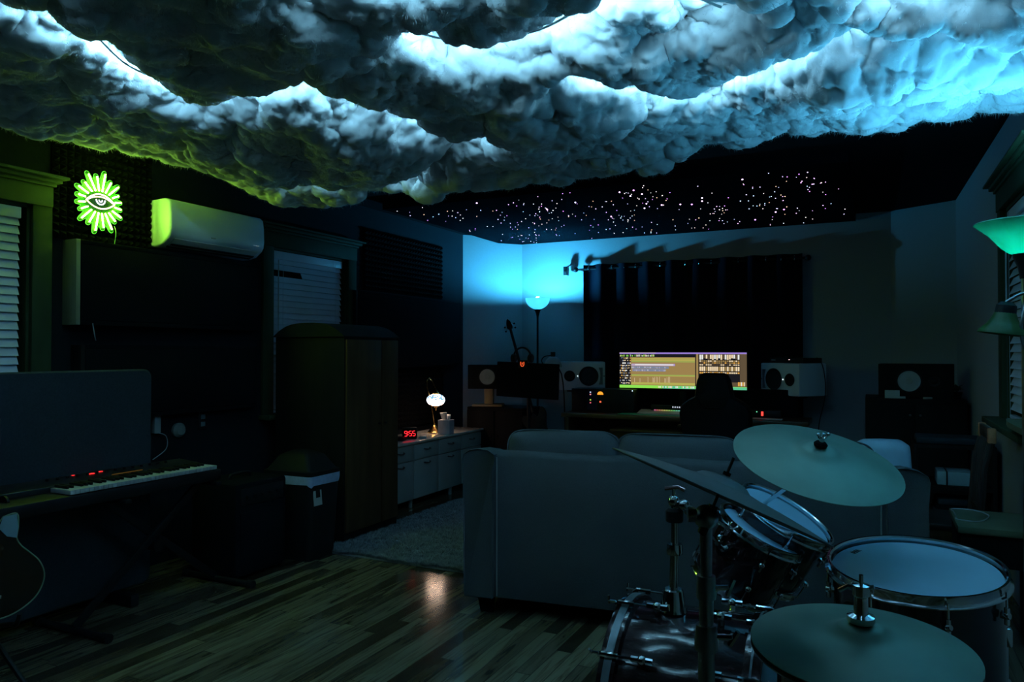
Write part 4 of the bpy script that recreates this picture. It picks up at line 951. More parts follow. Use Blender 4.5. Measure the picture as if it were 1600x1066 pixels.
# desk mat, synth and small things
q = P(1040, 645, Z=DZ+.002); r_ = MB().box((P(1010, 645, Z=DZ).x+.17, 6.56, DZ+.003), (.72, .16, .005), bev=.001).build('desk_mat', mat('green_mat', (.05, .45, .25), .6)); setp(r_, 'thin green desk mat in front of the light-strip keyboard', 'mat')
a, b = P(1003, 640, Y=6.70).x, P(1085, 640, Y=6.70).x
r = thing('control_keyboard', 'white slim keyboard controller with a rainbow light strip on the desk', 'keyboard', ((a+b)/2, 6.68, DZ))
MB().box(((a+b)/2, 6.60, DZ+.018), (b-a, .14, .022), bev=.004, R=M.Rotation(math.radians(10), 4, 'X')).build('case', WHT, r)
MB().box(((a+b)/2+.04, 6.655, DZ+.05), (b-a-.12, .03, .07), bev=.004).build('raised_panel', BLK, r)
for k in range(16):
    import colorsys
    cc_ = colorsys.hsv_to_rgb((.95+k*.05) % 1, .75, 1); MB().box((a+.14+k*.022, 6.638, DZ+.038), (.016, .004, .009)).build('pad_light', emit(cc_, .55), r)
for k in range(7): MB().box((b-.18+k*.02, 6.638, DZ+.07), (.010, .004, .012)).build('pad_light', emit((.8, .85, 1), .7), r)
q = P(1191, 635, Y=6.62); r = thing('red_light_device', 'small black desk device with a red light right of the gaming chair', 'audio gear', (q.x, 6.66, DZ))
MB().box((q.x+.02, 6.68, DZ+.035), (.26, .12, .07), bev=.006).build('case', BLK, r)
MB().box((q.x, 6.617, DZ+.04), (.018, .005, .036), bev=.002).build('red_lamp', emit((1, .04, .03), 2.5), r)
MB().box((q.x-.045, 6.617, DZ+.055), (.008, .005, .008)).build('green_lamp', emit((.2, 1, .5), 1), r)
setp(MB().box((q.x+.05, 6.54, DZ+.004), (.24, .09, .007)).build('notepad', PAPER), 'white notepad on the desk below the red-lit device', 'notepad')
setp(MB().box((P(1225, 625, Y=6.75).x-.12, 6.84, DZ+.12), (.46, .08, .24-.002), bev=.006).build('equipment_case', BLKF), 'black equipment case on the desk right of the monitor', 'case')
# ---- left corner: black speaker on cabinet, screen, headphones, bass, dome lamp
yl = 6.44; a, b = P(730, 640, Y=yl).x, P(818, 640, Y=yl).x; zt = P(770, 637, Y=yl).z; b = min(b, -2.80)
r = thing('black_side_cabinet', 'black side cabinet under the black speaker in the far left corner', 'cabinet', ((a+b)/2, yl+.2, 0))
MB().box(((a+b)/2, yl+.2, zt/2), (b-a, .4, zt), bev=.004).build('body', BLKW, r)
for k in (0, 1):
    d = MB().box((a+(b-a)*(.25+.5*k), yl-.008, zt/2), ((b-a)/2-.012, .016, zt-.06), bev=.003).build('door', BLKW, r)
    MB().cyl((a+(b-a)*(.44+.12*k), yl-.016, .5), (a+(b-a)*(.44+.12*k), yl-.03, .5), .009, n=10).build('knob', BLK, d)
def bspeaker(x, y, z, w_, d, h, rz, cx, label):
    T = M.Translation((x, y, z))@M.Rotation(rz, 4, 'Z'); r = thing('studio_monitor_speaker', label, 'speaker', (x, y, z), rz)
    MB(T).box((0, 0, h/2), (w_, d, h), bev=.004).build('cabinet', BLKW, r); f = -d/2; n_ = T.to_3x3()@V((0, -1, 0))
    MB().lathe([(.001, .002), (.022, .006), (.025, -.016), (.068, -.002), (.073, .004), (.077, .003), (.077, -.002), (.001, -.002)], nframe(T@V((cx, f-.003, h/2)), n_), 36).build('white_cone', CONE, r)
    MB().lathe([(.077, -.001), (.09, -.001), (.09, .005), (.079, .006), (.077, -.001)], nframe(T@V((cx, f-.003, h/2)), n_), 36).build('cone_surround', BLK, r)
    MB().lathe([(.001, .010), (.016, .007), (.022, .001), (.04, .003), (.04, -.001), (.001, -.001)], nframe(T@V((cx-.165*(1 if cx > 0 else -1)-0*w_, f-.002, h/2)), n_), 24).build('tweeter', BLK, r)
    return r
ysp = yl+.17; h_ = .24; q = P(763, 607, Y=ysp)
zsp = q.z; bspeaker(q.x+.03, ysp+.02, zsp, .46, .24, h_, math.radians(22), -.035, 'black speaker with a white cone on a wooden block in the far left corner')
r = thing('wooden_speaker_riser', 'pale wooden riser lifting the black speaker off the side cabinet', 'riser', (q.x, ysp, zt))
MB().box((q.x, ysp, zt+.012), (.30, .22, .022), rz=.35, bev=.003).build('foot_board', OAK, r); MB().box((q.x, ysp+.02, (zt+zsp)/2+.01), (.09, .1, zsp-zt-.022), rz=.35, bev=.003).build('post', OAK, r)
ysn = 6.15; a, b = P(777, 600, Y=ysn), P(873, 600, Y=ysn); zt2, zb2 = P(820, 567, Y=ysn).z, P(820, 622, Y=ysn).z
r = thing('black_screen_on_stand', 'black flat screen on a stand seen dark between the two left speakers', 'screen', ((a.x+b.x)/2, ysn, 0))
MB().box(((a.x+b.x)/2, ysn, (zt2+zb2)/2), (b.x-a.x, .03, zt2-zb2), bev=.006, R=M.Rotation(math.radians(2), 4, 'Y')).build('screen_panel', BLKF, r)
MB().cyl(((a.x+b.x)/2, ysn+.03, .02), ((a.x+b.x)/2, ysn+.03, zb2+.1), .018, n=12).build('pole', BLK, r)
MB().box(((a.x+b.x)/2, ysn+.03, .028), (.4, .3, .02), bev=.005).build('base', BLK, r)
q = P(816, 569, Y=ysn-.03); mb = MB()
u = [(-.016, .02), (-.016, -.008), (-.008, -.02), (.008, -.02), (.016, -.008), (.016, .02)]
mb.tube([(q.x+a_, ysn-.03, q.z+b_) for a_, b_ in u], .004, 6); mb.box((q.x, ysn-.03, q.z+.004), (.006, .004, .02)); mb.build('red_light', emit((1, .12, .03), .9), r)
MB().box((q.x, ysn-.014, q.z), (.09, .02, .07), bev=.004).build('light_holder', BLK, r)
q = P(816, 560, Y=ysn); r = thing('headphones', 'black over-ear headphones standing on top of the dark screen', 'headphones', (q.x, q.y, zt2))
pts = [(q.x+.092*math.cos(t), ysn, zt2+.035+.105*math.sin(t)) for t in [math.pi*i/16 for i in range(17)]]
MB().tube(pts, .009, 8).build('headband', BLK, r)
for s in (-1, 1): MB().lathe([(.001, -.02), (.03, -.02), (.04, -.01), (.04, .015), (.03, .022), (.001, .022)], nframe((q.x+s*.085, ysn, zt2+.041), (s, 0, 0)), 20).build('ear_cup', BLK, r)
def bass():
    hd = P(797, 512, Y=6.5); nk = P(810, 560, Y=6.42); d = (nk-hd).normalized()
    body = hd+d*1.12; r = thing('bass_guitar', 'black bass guitar whose headstock rises above the dark screen', 'guitar', (body.x, body.y, 0))
    MB().tube([hd-d*.0, hd+d*.9], .014, 8).build('neck', BLK, r)
    x_ = V((1, 0, 0)); x_ = (x_-d*x_.dot(d)).normalized()
    m = M((x_, -d, x_.cross(-d))).transposed().to_4x4(); m.translation = hd
    MB().prism([(-.016, -.02), (-.03, .0), (-.026, .05), (-.014, .085), (0, .095), (.022, .06), (.03, 0), (.016, -.02)], -.008, .008, m).build('headstock', BLK, r)
    for s in (-1, 1):
        for k in (0, 1):
            p = m@V((s*.028, .0+.045*k, 0)); p2 = m@V((s*.052, -.022+.045*k, 0)); t = MB().tube([p, p2], .004, 6).build('tuning_peg', DCHROME, r); MB().ball(p2, .010, 6).build('peg_button', BLK, t)
    m2 = m.copy(); m2.translation = body
    ol = [(.0, .26), (.05, .20), (.12, .30), (.15, .22), (.11, .05), (.16, -.1), (.13, -.21), (0, -.26), (-.13, -.21), (-.16, -.1), (-.11, .05), (-.15, .2), (-.11, .27), (-.05, .2)]
    MB().prism([(p.x, p.y) for p in bezier([(a_*.8, b_*.8, 0) for a_, b_ in ol+[ol[0]]], 4)[:-1]], -.02, .02, m2).build('body', BLK, r)
bass()
q = P(864, 566, Y=6.72); r = thing('dome_lamp', 'small unlit white dome lamp on a thin pole behind the left white speaker', 'lamp', (q.x, q.y, 0)); T = M.Translation((q.x, q.y, 0))
pr = [(.02, q.z+.055), (.045, q.z+.045), (.07, q.z+.02), (.085, q.z-.02), (.09, q.z-.05)]
MB().lathe(pr+[(a_-.003, b_) for a_, b_ in reversed(pr)]+[pr[0]], T, 24).build('dome_shade', WHT, r); MB().cyl((q.x, q.y, q.z+.05), (q.x, q.y, q.z+.10), .024, n=14).build('clamp', BLK, r)
MB().tube(bezier([(q.x, q.y, q.z+.07), (q.x-.10, q.y, q.z+.05), (q.x-.13, q.y+.06, q.z-.02), (q.x+.05, q.y+.10, q.z-.12), (q.x+.13, q.y, .4), (q.x+.13, q.y, .012)], 6), .006, 8).build('arm_pole', BLK, r); MB().cyl((q.x+.13, q.y, 0), (q.x+.13, q.y, .014), .06, n=20).build('base', BLK, r)
# ------------------------------------------------------------------ right side of the room
yk = 6.28; a, b = P(1352, 630, Y=yk).x, RW(6.4)-.03; zk = P(1440, 624, Y=yk).z
r = thing('black_storage_cabinet', 'dark storage cabinet in the right corner under the black speaker', 'cabinet', ((a+b)/2, yk+.27, 0))
MB().box(((a+b)/2, yk+.27, zk/2), (b-a, .54, zk), bev=.004).build('body', BLKW, r)
for k in (0, 1):
    d = MB().box((a+(b-a)*(.25+.5*k), yk-.008, zk/2), ((b-a)/2-.012, .016, zk-.08), bev=.003).build('door', BLKW, r)
    MB().cyl((a+(b-a)*(.45+.1*k), yk-.016, zk-.12), (a+(b-a)*(.45+.1*k), yk-.03, zk-.12), .009, n=10).build('knob', DCHROME, d)
q = P(1432, 617, Y=yk+.12); bspeaker(q.x, yk+.16, zk, .50, .22, .262, math.radians(-6), -.04, 'black speaker with a white cone on the dark cabinet in the right corner')
q = P(1394, 610, Y=yk+.03); setp(MB().box((q.x, yk+.02, zk+.031), (.10, .012, .06), R=M.Rotation(-.15, 4, 'X')).build('white_card', PAPER), 'small white card leaning against the right black speaker', 'card')
for i, (px, l, cl, lab) in enumerate(((1408, .06, PAPER, 'folded white paper in front of the right black speaker'), (1425, .09, BLKF, 'dark pouch in front of the white speaker cone on the right'), (1450, .07, PAPER, 'crumpled pale paper right of the speaker cone on the right cabinet'))):
    q = P(px, 619, Y=yk+.03); setp(MB().box((q.x, yk+.03, zk+.008), (l, .03, .015), rz=.4*i, bev=.003).build(['folded_paper', 'pouch', 'crumpled_paper'][i], cl), lab, 'desk item')
# small plant right of speaker
q = P(1497, 612, Y=yk+.2); r = thing('potted_plant', 'tiny dark potted plant beside the black speaker in the right corner', 'plant', (q.x-.01, yk+.2, zk))
qx = q.x-.01
MB().lathe([(.001, 0), (.03, 0), (.04, .05), (.035, .05), (.001, .045)], M.Translation((qx, yk+.2, zk)), 18).build('pot', BLK, r)
mb = MB()
for k in range(26):
    t = k*2.4; hh = .06+.05*random.random(); e = V((qx+.05*math.cos(t), yk+.2+.05*math.sin(t), zk+hh)); s_ = V((qx, yk+.2, zk+.045)); pd = V((-math.sin(t), math.cos(t), 0))*.012; md = (s_+e)/2+V((0, 0, .02)); mb.add([s_, md+pd, e, md-pd, md+V((0, 0, .004))], [(0, 1, 4), (1, 2, 4), (2, 3, 4), (3, 0, 4)])
mb.build('foliage', mat('dark_leaf', (.04, .1, .05), .5), r)
# low shelf
y0, y1 = 5.02, 5.4; a, b = P(1428, 700, Y=y0).x, RW(5.1)-.03; zt = P(1470, 696, Y=y0).z
r = thing('low_shelf', 'low open black shelf behind the wooden chair at the right', 'shelf', ((a+b)/2, (y0+y1)/2, 0))
for nm, zz in (('top_board', zt-.01), ('shelf_board', .52), ('shelf_board', .30), ('bottom_board', .06)): MB().box(((a+b)/2, (y0+y1)/2, zz), (b-a-.04, y1-y0, .02)).build(nm, BLKW, r)
for xx in (a+.01, b-.01): MB().box((xx, (y0+y1)/2, zt/2), (.02, y1-y0, zt), bev=.002).build('side_panel', BLKW, r)
q = P(1492, 741, Y=y0+.02)
r = thing('white_storage_box', 'white box with a dark strap on the low shelf', 'box', (q.x, y0+.14, .531))
MB().box((q.x, y0+.13, .531+.04), (.18, .2, .078), bev=.003).build('carton', mat('pale_carton', (.30, .42, .46), .7), r); MB().box((q.x-.04, y0+.128, .531+.04), (.008, .206, .081)).build('strap', BLK, r)
for k in range(4):
    setp(MB().box((a+.20+.006*k, y0+.15, .3105+.017+.034*k), (.22-.01*k, .2, .032), rz=.03*(k-1), bev=.003).build('book', [PAPER, GOBO, BLKF, GOBO][k]), ['pale book at the bottom of the stack on the low shelf', 'grey book second from the bottom of the stack on the low shelf', 'black book third from the bottom of the stack on the low shelf', 'grey book on top of the stack on the low shelf'][k], 'book', 'books stacked on the low shelf')
setp(MB().box(((a+b)/2-.01, y0+.17, zt+.02), (b-a-.05, .26, .038), bev=.01).build('folded_blanket', GOBO), 'folded dark grey blanket on top of the low shelf', 'blanket')
# wooden chair
def wchair():
    t0, t1 = P(1533, 660, D=4.0), P(1558, 674, D=3.72); zt = .985; xb = .585
    cx, cy = .40, 4.48; r = thing('wooden_chair', 'dark slat-back wooden chair with worn brown post tops at the right wall', 'chair', (cx, cy, 0))
    y0, y1 = 4.31, 4.66; zt = P(1533, 658, D=4.05).z
    WT = mat('worn_wood_tip', (.6, .22, .1), .5, noise=.2)
    DK = mat('ebonised_wood', (.03, .022, .02), .4, noise=.3, stretch=(1, 1, .2))
    for yy in (y0, y1):
        p = MB().tube([(.53, yy, 0), (.475, yy, .42), (.485, yy, .55), (.50, yy, .75), (.53, yy, zt-.07)], .017, 10).build('back_post', DK, r); MB().box((.533, yy, zt-.035), (.036, .036, .075), bev=.006).build('post_tip', WT, p)
    MB().box((.53, (y0+y1)/2, zt-.03), (.022, y1-y0-.02, .06), bev=.006).build('top_rail', DK, r); MB().box((.485, (y0+y1)/2, .52), (.02, y1-y0-.02, .035), bev=.005).build('lower_rail', DK, r)
    for k in range(5):
        yy = y0+(y1-y0)*(k+1)/6; MB().tube([(.485, yy, .53), (.50, yy, .7), (.527, yy, zt-.06)], .008, 8).build('spindle', DK, r)
    MB().box((.34, (y0+y1)/2, .44), (.32, y1-y0+.05, .03), bev=.01).build('seat', DK, r)
    for yy in (y0, y1): MB().cyl((.19, yy, 0), (.21, yy, .43), .014, .018, 10).build('front_leg', DK, r)
    for yy in (y0, y1): MB().cyl((.20, yy, .2), (.50, yy, .2), .009, n=8).build('stretcher', DK, r)
wchair()
# shelf board on right wall
q0 = P(1553, 648, D=3.75); xa = RW(4.0)-.20
r = thing('wall_shelf', 'thick dark wooden shelf board fixed along the right wall below the window', 'shelf', (RW(3.6), 3.6, .93))
pl = [(RW(3.0), 3.0), (RW(3.0)-.16, 3.0), (RW(3.0)-.16, 3.9), (RW(4.1)-.13, 4.06), (RW(4.16), 4.16)]
MB().prism(pl, .985, 1.01).build('board', mat('green_brown_wood', (.14, .15, .08), .4, noise=.2), r, smooth=False)
MB().prism([(RW(3.2), 3.2), (RW(3.2)-.10, 3.2), (RW(3.9)-.10, 3.85), (RW(4.0), 4.0)], .91, .985).build('apron', BLKW, r, smooth=False)
# side table
def stable():
    z = .55; a = P(1443, 818, Z=z); x0, x1, y0 = .34, RW(3.8)-.02, a.y; y1 = P(1443, 788, Z=z).y-.05
    r = thing('side_table', 'dark wooden side table right of the sofa with a white cable on it', 'table', ((x0+x1)/2, (y0+y1)/2, 0))
    MB().box(((x0+x1)/2, (y0+y1)/2, z-.015), (x1-x0, y1-y0, .03), bev=.004).build('tabletop', mat('olive_wood', (.16, .17, .10), .45, noise=.2, nscale=8), r)
    MB().box(((x0+x1)/2, (y0+y1)/2, z-.10), (x1-x0-.02, y1-y0-.03, .14), bev=.003).build('apron', BLKW, r)
    for xx in (x0+.03, x1-.03):
        for yy in (y0+.035, y1-.035): MB().box((xx, yy, (z-.16)/2), (.035, .035, z-.16), bev=.004).build('leg', BLKW, r)
    pts = [P(px, py, Z=z+.003) for px, py in ((1450, 800), (1462, 806), (1480, 805), (1470, 797), (1452, 796), (1475, 794), (1520, 797), (1545, 806), (1530, 815), (1490, 811), (1460, 805))]
    pts = [V((max(x0+.012, p.x), min(max(p.y, y0+.02), y1-.02), z+.003)) for p in pts]
    setp(MB().tube(bezier(pts, 6), .0028, 6).build('white_cable', WHT), 'thin white cable looped on the side table', 'cable')
stable()
# ------------------------------------------------------------------ drum kit
def disc(cx, cy, a, phi, ratio, R):
    """centre, normal of a disc from its ellipse"""
    d = ray(cx, cy); t = R*F/a; c = V((0, 0, CH))+d*t; dn = d.normalized()
    ph = math.radians(phi); mj = (rt*math.cos(ph)-up*math.sin(ph)); mj = (mj-dn*mj.dot(dn)).normalized(); u = mj.cross(dn); u = u if u.z > 0 else -u
    n = u*math.sqrt(1-ratio*ratio)-dn*ratio; return c, n.normalized()
def drum(name, c, n, R, depth, label, lugs=6, arcs=True, par=None, logo=True):
    m = nframe(c, n); r = thing(name, label, 'drum', (c.x, c.y, 0))
    MB().lathe([(R-.012, -.002), (R-.006, -.008), (R-.006, -depth+.008), (R-.012, -depth), (R-.018, -depth+.004), (R-.018, -.004), (R-.012, -.002)], m, 64).build('shell', SHELL, r)
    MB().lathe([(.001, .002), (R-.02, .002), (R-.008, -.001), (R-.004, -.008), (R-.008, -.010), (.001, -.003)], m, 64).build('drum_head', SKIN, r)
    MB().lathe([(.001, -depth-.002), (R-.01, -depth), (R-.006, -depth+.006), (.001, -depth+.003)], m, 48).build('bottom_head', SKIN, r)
    for s, nm in ((1, 'top_hoop'), (-1, 'bottom_hoop')):
        o = 0 if s > 0 else -depth
        MB().lathe([(R-.004, o+s*.012), (R+.000, o+s*.016), (R+.006, o+s*.016), (R+.004, o+s*.010), (R+.004, o-s*.006), (R+.012, o-s*.010), (R+.012, o-s*.013), (R+.001, o-s*.013), (R-.004, o+s*.012)], m, 64).build(nm, CHROME, r)
    lg = None
    for k in range(lugs):
        t = 2*math.pi*(k+.35)/lugs; ct, s_ = math.cos(t), math.sin(t); q = lambda rr, z: m@V((rr*ct, rr*s_, z))
        mb = MB(); e = nframe(q(R+.006, -.055), m.to_3x3()@V((ct, s_, 0)))
        zc = -min(.055, depth*.3); l = MB(); l.tube([q(R-.002, zc), q(R+.010, zc)], .010, 8); l.ball(q(R+.010, zc), .010, 8); l.tube([q(R+.010, zc-.022), q(R+.010, zc+.02)], .006, 8)
        lo = l.build('lug', CHROME, r)
        MB().tube([q(R+.010, zc+.0), q(R+.010, .004)], .003, 6).build('tension_rod', CHROME, lo)
        zc2 = -depth+min(.055, depth*.3); l = MB(); l.tube([q(R-.002, zc2), q(R+.010, zc2)], .010, 8); l.ball(q(R+.010, zc2), .010, 8)
        lo = l.build('lug', CHROME, r); MB().tube([q(R+.010, zc2), q(R+.010, -depth-.004)], .003, 6).build('tension_rod', CHROME, lo)
    return r, m
# floor tom
c, n = disc(1429, 889, 122, 6, .36, .205); r, m = drum('floor_tom', c, n, .205, .36, 'large floor tom with a pale blue-lit head, nearest the right wall', 8)
lx = (m.inverted()@(V(c)+V((1, 0, 0)))); 
for k in range(3):
    t = math.radians(20+120*k); o = m@V((.222*math.cos(t), .222*math.sin(t), -.19)); l = MB().cyl(o+V((0, 0, .12)), V((o.x, o.y, .016)), .0055, n=8).build('leg', CHROME, r)
    MB().box(o, (.028, .028, .05), bev=.006).build('leg_bracket', CHROME, l); MB().cyl((o.x, o.y, 0), (o.x, o.y, .03), .011, n=10).build('rubber_foot', BLK, l)
def logo(m, R, ang, r):
    mb = MB(); t = math.radians(ang); mm = m@M.Rotation(t, 4, 'Z')@M.Translation((0, R*.78, .0026))
    for x in (-.012, -.004, .004, .012): mm_ = [mm@V((x-.003, 0, 0)), mm@V((x, .012, 0)), mm@V((x+.003, 0, 0))]; mb.tube(mm_, .0007, 4)
    mb.tube([mm@V((-.018, -.003, 0)), mm@V((.018, -.003, 0))], .0008, 4); mb.build('head_logo', BLK, r)
logo(m, .205, 60, r)
# hi-hat
def cymbal_prof(R, bell=.055, bow=.022):
    pr = [(.001, bow+.022)]
    for i in range(1, 7): x = i/6; pr.append((bell*x, bow+.022*math.sqrt(max(0, 1-x*x*.92))-.003*(1-x)))
    for i in range(1, 9): x = i/8; pr.append((bell+(R-bell)*x, bow*(1-x**1.6)+.004*(1-x)))
    low = [(a_, b_-.0018) for a_, b_ in reversed(pr)]; return pr+low
def cymbal(name, c, n, R, mt, label, bow=.022):
    m = nframe(c, n); r = thing(name, label, 'cymbal', (c.x, c.y, 0)); b = bow
    return r, m
def grooved(nm, base):
    m_ = base.copy(); m_.name = nm; nt = m_.node_tree; bs = nt.nodes['Principled BSDF']; tc = nt.nodes.new('ShaderNodeTexCoord'); w_ = nt.nodes.new('ShaderNodeTexWave')
    w_.wave_type = 'RINGS'; w_.rings_direction = 'Z'; w_.inputs['Scale'].default_value = 60; w_.inputs['Distortion'].default_value = .5
    bp = nt.nodes.new('ShaderNodeBump'); bp.inputs['Strength'].default_value = .06; bp.inputs['Distance'].default_value = .002
    nt.links.new(tc.outputs['Object'], w_.inputs['Vector']); nt.links.new(w_.outputs['Fac'], bp.inputs['Height']); nt.links.new(bp.outputs[0], bs.inputs['Normal']); return m_
CYMG = CYM; CYMDG = CYMD
def stand_legs(root, x, y, R=.28, z=.35, par='leg'):
    for k in range(3):
        t = math.radians(35+120*k); e = V((x+R*math.cos(t), y+R*math.sin(t), .012))
        l = MB().tube([(x, y, z), e], .009, 8).build('leg', DCHROME, root); MB().ball(e+V((0, 0, .002)), .014, 6).build('rubber_foot', BLK, l)
c, n = disc(1345, 991, 164, 9, .385, .178); hm = nframe(c-n*.02, n)
hr = thing('hi_hat', 'hi-hat cymbal pair on a chrome stand, lowest and nearest cymbal', 'cymbal', (c.x, c.y, 0))
MB().lathe(cymbal_prof(.178, .045, .02), hm, 72).build('top_cymbal', CYMG, hr)
MB().lathe([(a_, -b_-.012) for a_, b_ in cymbal_prof(.178, .045, .02)], hm, 72).build('bottom_cymbal', CYMDG, hr)
MB().lathe([(.001, .042), (.022, .042), (.022, .052), (.012, .056), (.011, .085), (.014, .088), (.014, .105), (.001, .108)], hm, 20).build('clutch', CHROME, hr)
MB().tube([hm@V((0, 0, .1)), hm@V((0, 0, .122))], .0035, 8).build('pull_rod', CHROME, hr)
MB().tube([hm@V((-.034, 0, .09)), hm@V((-.02, 0, .1)), hm@V((.0, 0, .098)), hm@V((.02, 0, .104))], .004, 6).build('clutch_wing', CHROME, hr)
MB().lathe([(.001, .036), (.018, .036), (.018, .044), (.001, .044)], hm, 16).build('felt', BLKF, hr)
b0 = hm@V((0, 0, -.04)); MB().tube([b0, V((b0.x, b0.y, .10))], .012, 12).build('stand_tube', CHROME, hr); stand_legs(hr, b0.x, b0.y, .24, .32)
MB().box((b0.x-.16, b0.y, .03), (.26, .09, .02), R=M.Rotation(.08, 4, 'Y'), bev=.004).build('foot_pedal', DCHROME, hr)
# bass drum, axis along X
R0 = .285; ztop = .57; yb = 2.10; tp = P(978, 938, Y=yb); tp = P(980, 936, Z=2*R0); yb = tp.y; xb0 = tp.x; Lb = .40; ctr = V((xb0, yb, R0+.004))
m = nframe(ctr, (-1, 0, 0)); r = thing('bass_drum', 'dark burgundy bass drum lying on its side at the front of the kit', 'drum', (xb0+Lb/2, yb, 0))
MB().lathe([(R0-.014, -.02), (R0-.010, -.03), (R0-.010, -Lb+.03), (R0-.014, -Lb+.02), (R0-.02, -Lb+.02), (R0-.02, -.02), (R0-.014, -.02)], m, 96).build('shell', SHELL, r)
BHOOP = mat('hoop_inlay', (.22, .27, .30), .3, .4)
for nm, a_, b_ in (('front_hoop', .012, -.034), ('rear_hoop', -Lb-.012, -Lb+.034)):
    h = MB().lathe([(R0-.012, a_), (R0, a_), (R0+.003, (a_+b_)/2), (R0, b_), (R0-.012, b_), (R0-.012, a_)], m, 96).build(nm, SHELL, r)
    MB().lathe([(R0+.0005, a_*.3+b_*.7-.004), (R0+.004, a_*.3+b_*.7-.004), (R0+.004, a_*.6+b_*.4+.004), (R0+.0005, a_*.6+b_*.4+.004), (R0+.0005, a_*.3+b_*.7-.004)], m, 96).build('hoop_stripe', BHOOP, h)
MB().lathe([(.001, .002), (R0-.03, .002), (R0-.012, -.004), (R0-.02, -.008), (.001, -.004)], m, 64).build('front_head', BLK, r)
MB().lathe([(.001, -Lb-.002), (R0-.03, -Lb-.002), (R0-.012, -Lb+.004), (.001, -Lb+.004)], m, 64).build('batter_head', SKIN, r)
for k in range(10):
    t = 2*math.pi*(k+.15)/10
    def qq(rr, z): return m@V((rr*math.cos(t), rr*math.sin(t), z))
    for za, zb_, sg in ((.014, -.11, 1), (-Lb-.014, -Lb+.11, -1)):
        cl = MB().tube([qq(R0+.004, za), qq(R0+.012, za-sg*.01), qq(R0+.012, za-sg*.055)], .008, 8).build('claw_hook', CHROME, r)
        MB().tube([qq(R0+.014, za-sg*.04), qq(R0+.014, zb_)], .0032, 6).build('tension_rod', CHROME, cl)
        w_ = MB().tube([qq(R0+.004, za+sg*.022), qq(R0+.030, za+sg*.022)], .0035, 6); w_.tube([qq(R0+.013, za), qq(R0+.013, za+sg*.024)], .004, 6); w_.build('t_handle', CHROME, cl)
        lg = MB(); lg.tube([qq(R0-.008, zb_), qq(R0+.016, zb_)], .010, 8); lg.tube([qq(R0+.016, zb_-.03), qq(R0+.016, zb_+.03)], .009, 8); lg.ball(qq(R0+.016, zb_), .014, 6); lg.build('lug', CHROME, r)
for sy in (-1, 1):
    MB().tube([V((xb0+.06, yb+sy*.27, .32)), V((xb0-.02, yb+sy*.36, .012))], .007, 8).build('spur', CHROME, r)
# tom post on the bass drum
q = P(1052, 952, Y=yb-.02); px_ = P(1056, 900, Y=yb-.02); bx = q.x
tr = thing('tom_holder', 'chrome tom holder post with arms rising from the bass drum', 'drum hardware', (bx, yb-.02, 2*R0-.01)); yy = yb-.02
z0 = 2*R0+.002; ztp = P(1063, 800, Y=yy).z
MB().lathe([(.001, 0), (.040, 0), (.036, .012), (.028, .06), (.024, .064), (.001, .064)], M.Translation((bx, yy, z0-.008)), 24).build('mount_cup', CHROME, tr)
MB().cyl((bx, yy, z0+.04), (bx+.004, yy, ztp-.1), .0125, n=14).build('lower_post', CHROME, tr)
MB().cyl((bx+.004, yy, ztp-.13), (bx+.004, yy, ztp-.02), .010, n=14).build('upper_post', CHROME, tr)
MB().lathe([(.001, 0), (.022, 0), (.024, .01), (.022, .03), (.001, .03)], M.Translation((bx+.004, yy, ztp-.125)), 20).build('memory_lock', CHROME, tr)
MB().lathe([(.001, -.02), (.024, -.02), (.026, -.015), (.026, .012), (.018, .02), (.001, .022)], M.Translation((bx+.004, yy, ztp-.01)), 20).build('post_head', BLK, tr)
jn = [V((bx+.004, yy-.005, ztp+.03)), V((bx+.035, yy-.01, ztp+.022))]
for k, j in enumerate(jn): MB().ball(j, .018, 8).build('ball_joint', CHROME, tr)
MB().tube([jn[0]+V((0, 0, -.04)), jn[0]], .009, 8).build('joint_neck', CHROME, tr); MB().tube([V((bx+.004, yy, ztp)), jn[1]], .009, 8).build('joint_neck', CHROME, tr)
MB().tube([jn[0]+V((-.026, 0, .035)), jn[0]+V((.012, 0, .042)), jn[0]+V((.032, 0, .034))], .006, 8).build('wing_nut', mat('red_lit_wing', (.5, .3, .3), .2, 1), tr)  # red glint put into the metal colour
MB().tube([jn[0], jn[0]+V((0, 0, .038))], .005, 6).build('wing_bolt', CHROME, tr)
# toms
toms = []
for nm, el, R_, dp, lab in (('rack_tom', (1188, 831, 66, 31, .26), .142, .20, 'smaller rack tom tilted towards the right, in front of the other rack tom'), ('rack_tom', (1227, 806, 74, 33, .27), .165, .21, 'larger rack tom tilted towards the right, behind the smaller rack tom')):
    c, n = disc(*el, R_); rr_, m = drum(nm, c, n, R_, dp, lab, 6); toms.append((c, n, m)); logo(m, R_, 100, rr_)
    MB().tube([c-n*dp*.5+(jn[1]-c).normalized()*(R_-.012), c-n*dp*.5+(jn[1]-c).normalized()*(R_+.03)], .022, 12).build('mount_bracket', CHROME, rr_)
for (c, n, m), j, dp in zip(toms, jn, (.2, .21)):
    rr = .142 if dp == .2 else .165; e = c-n*dp*.5+(jn[1]-c).normalized()*(rr+.028); MB().tube([j, (j+e)/2+V((0, 0, .012)), e], .0085, 8).build('tom_arm', CHROME, tr)
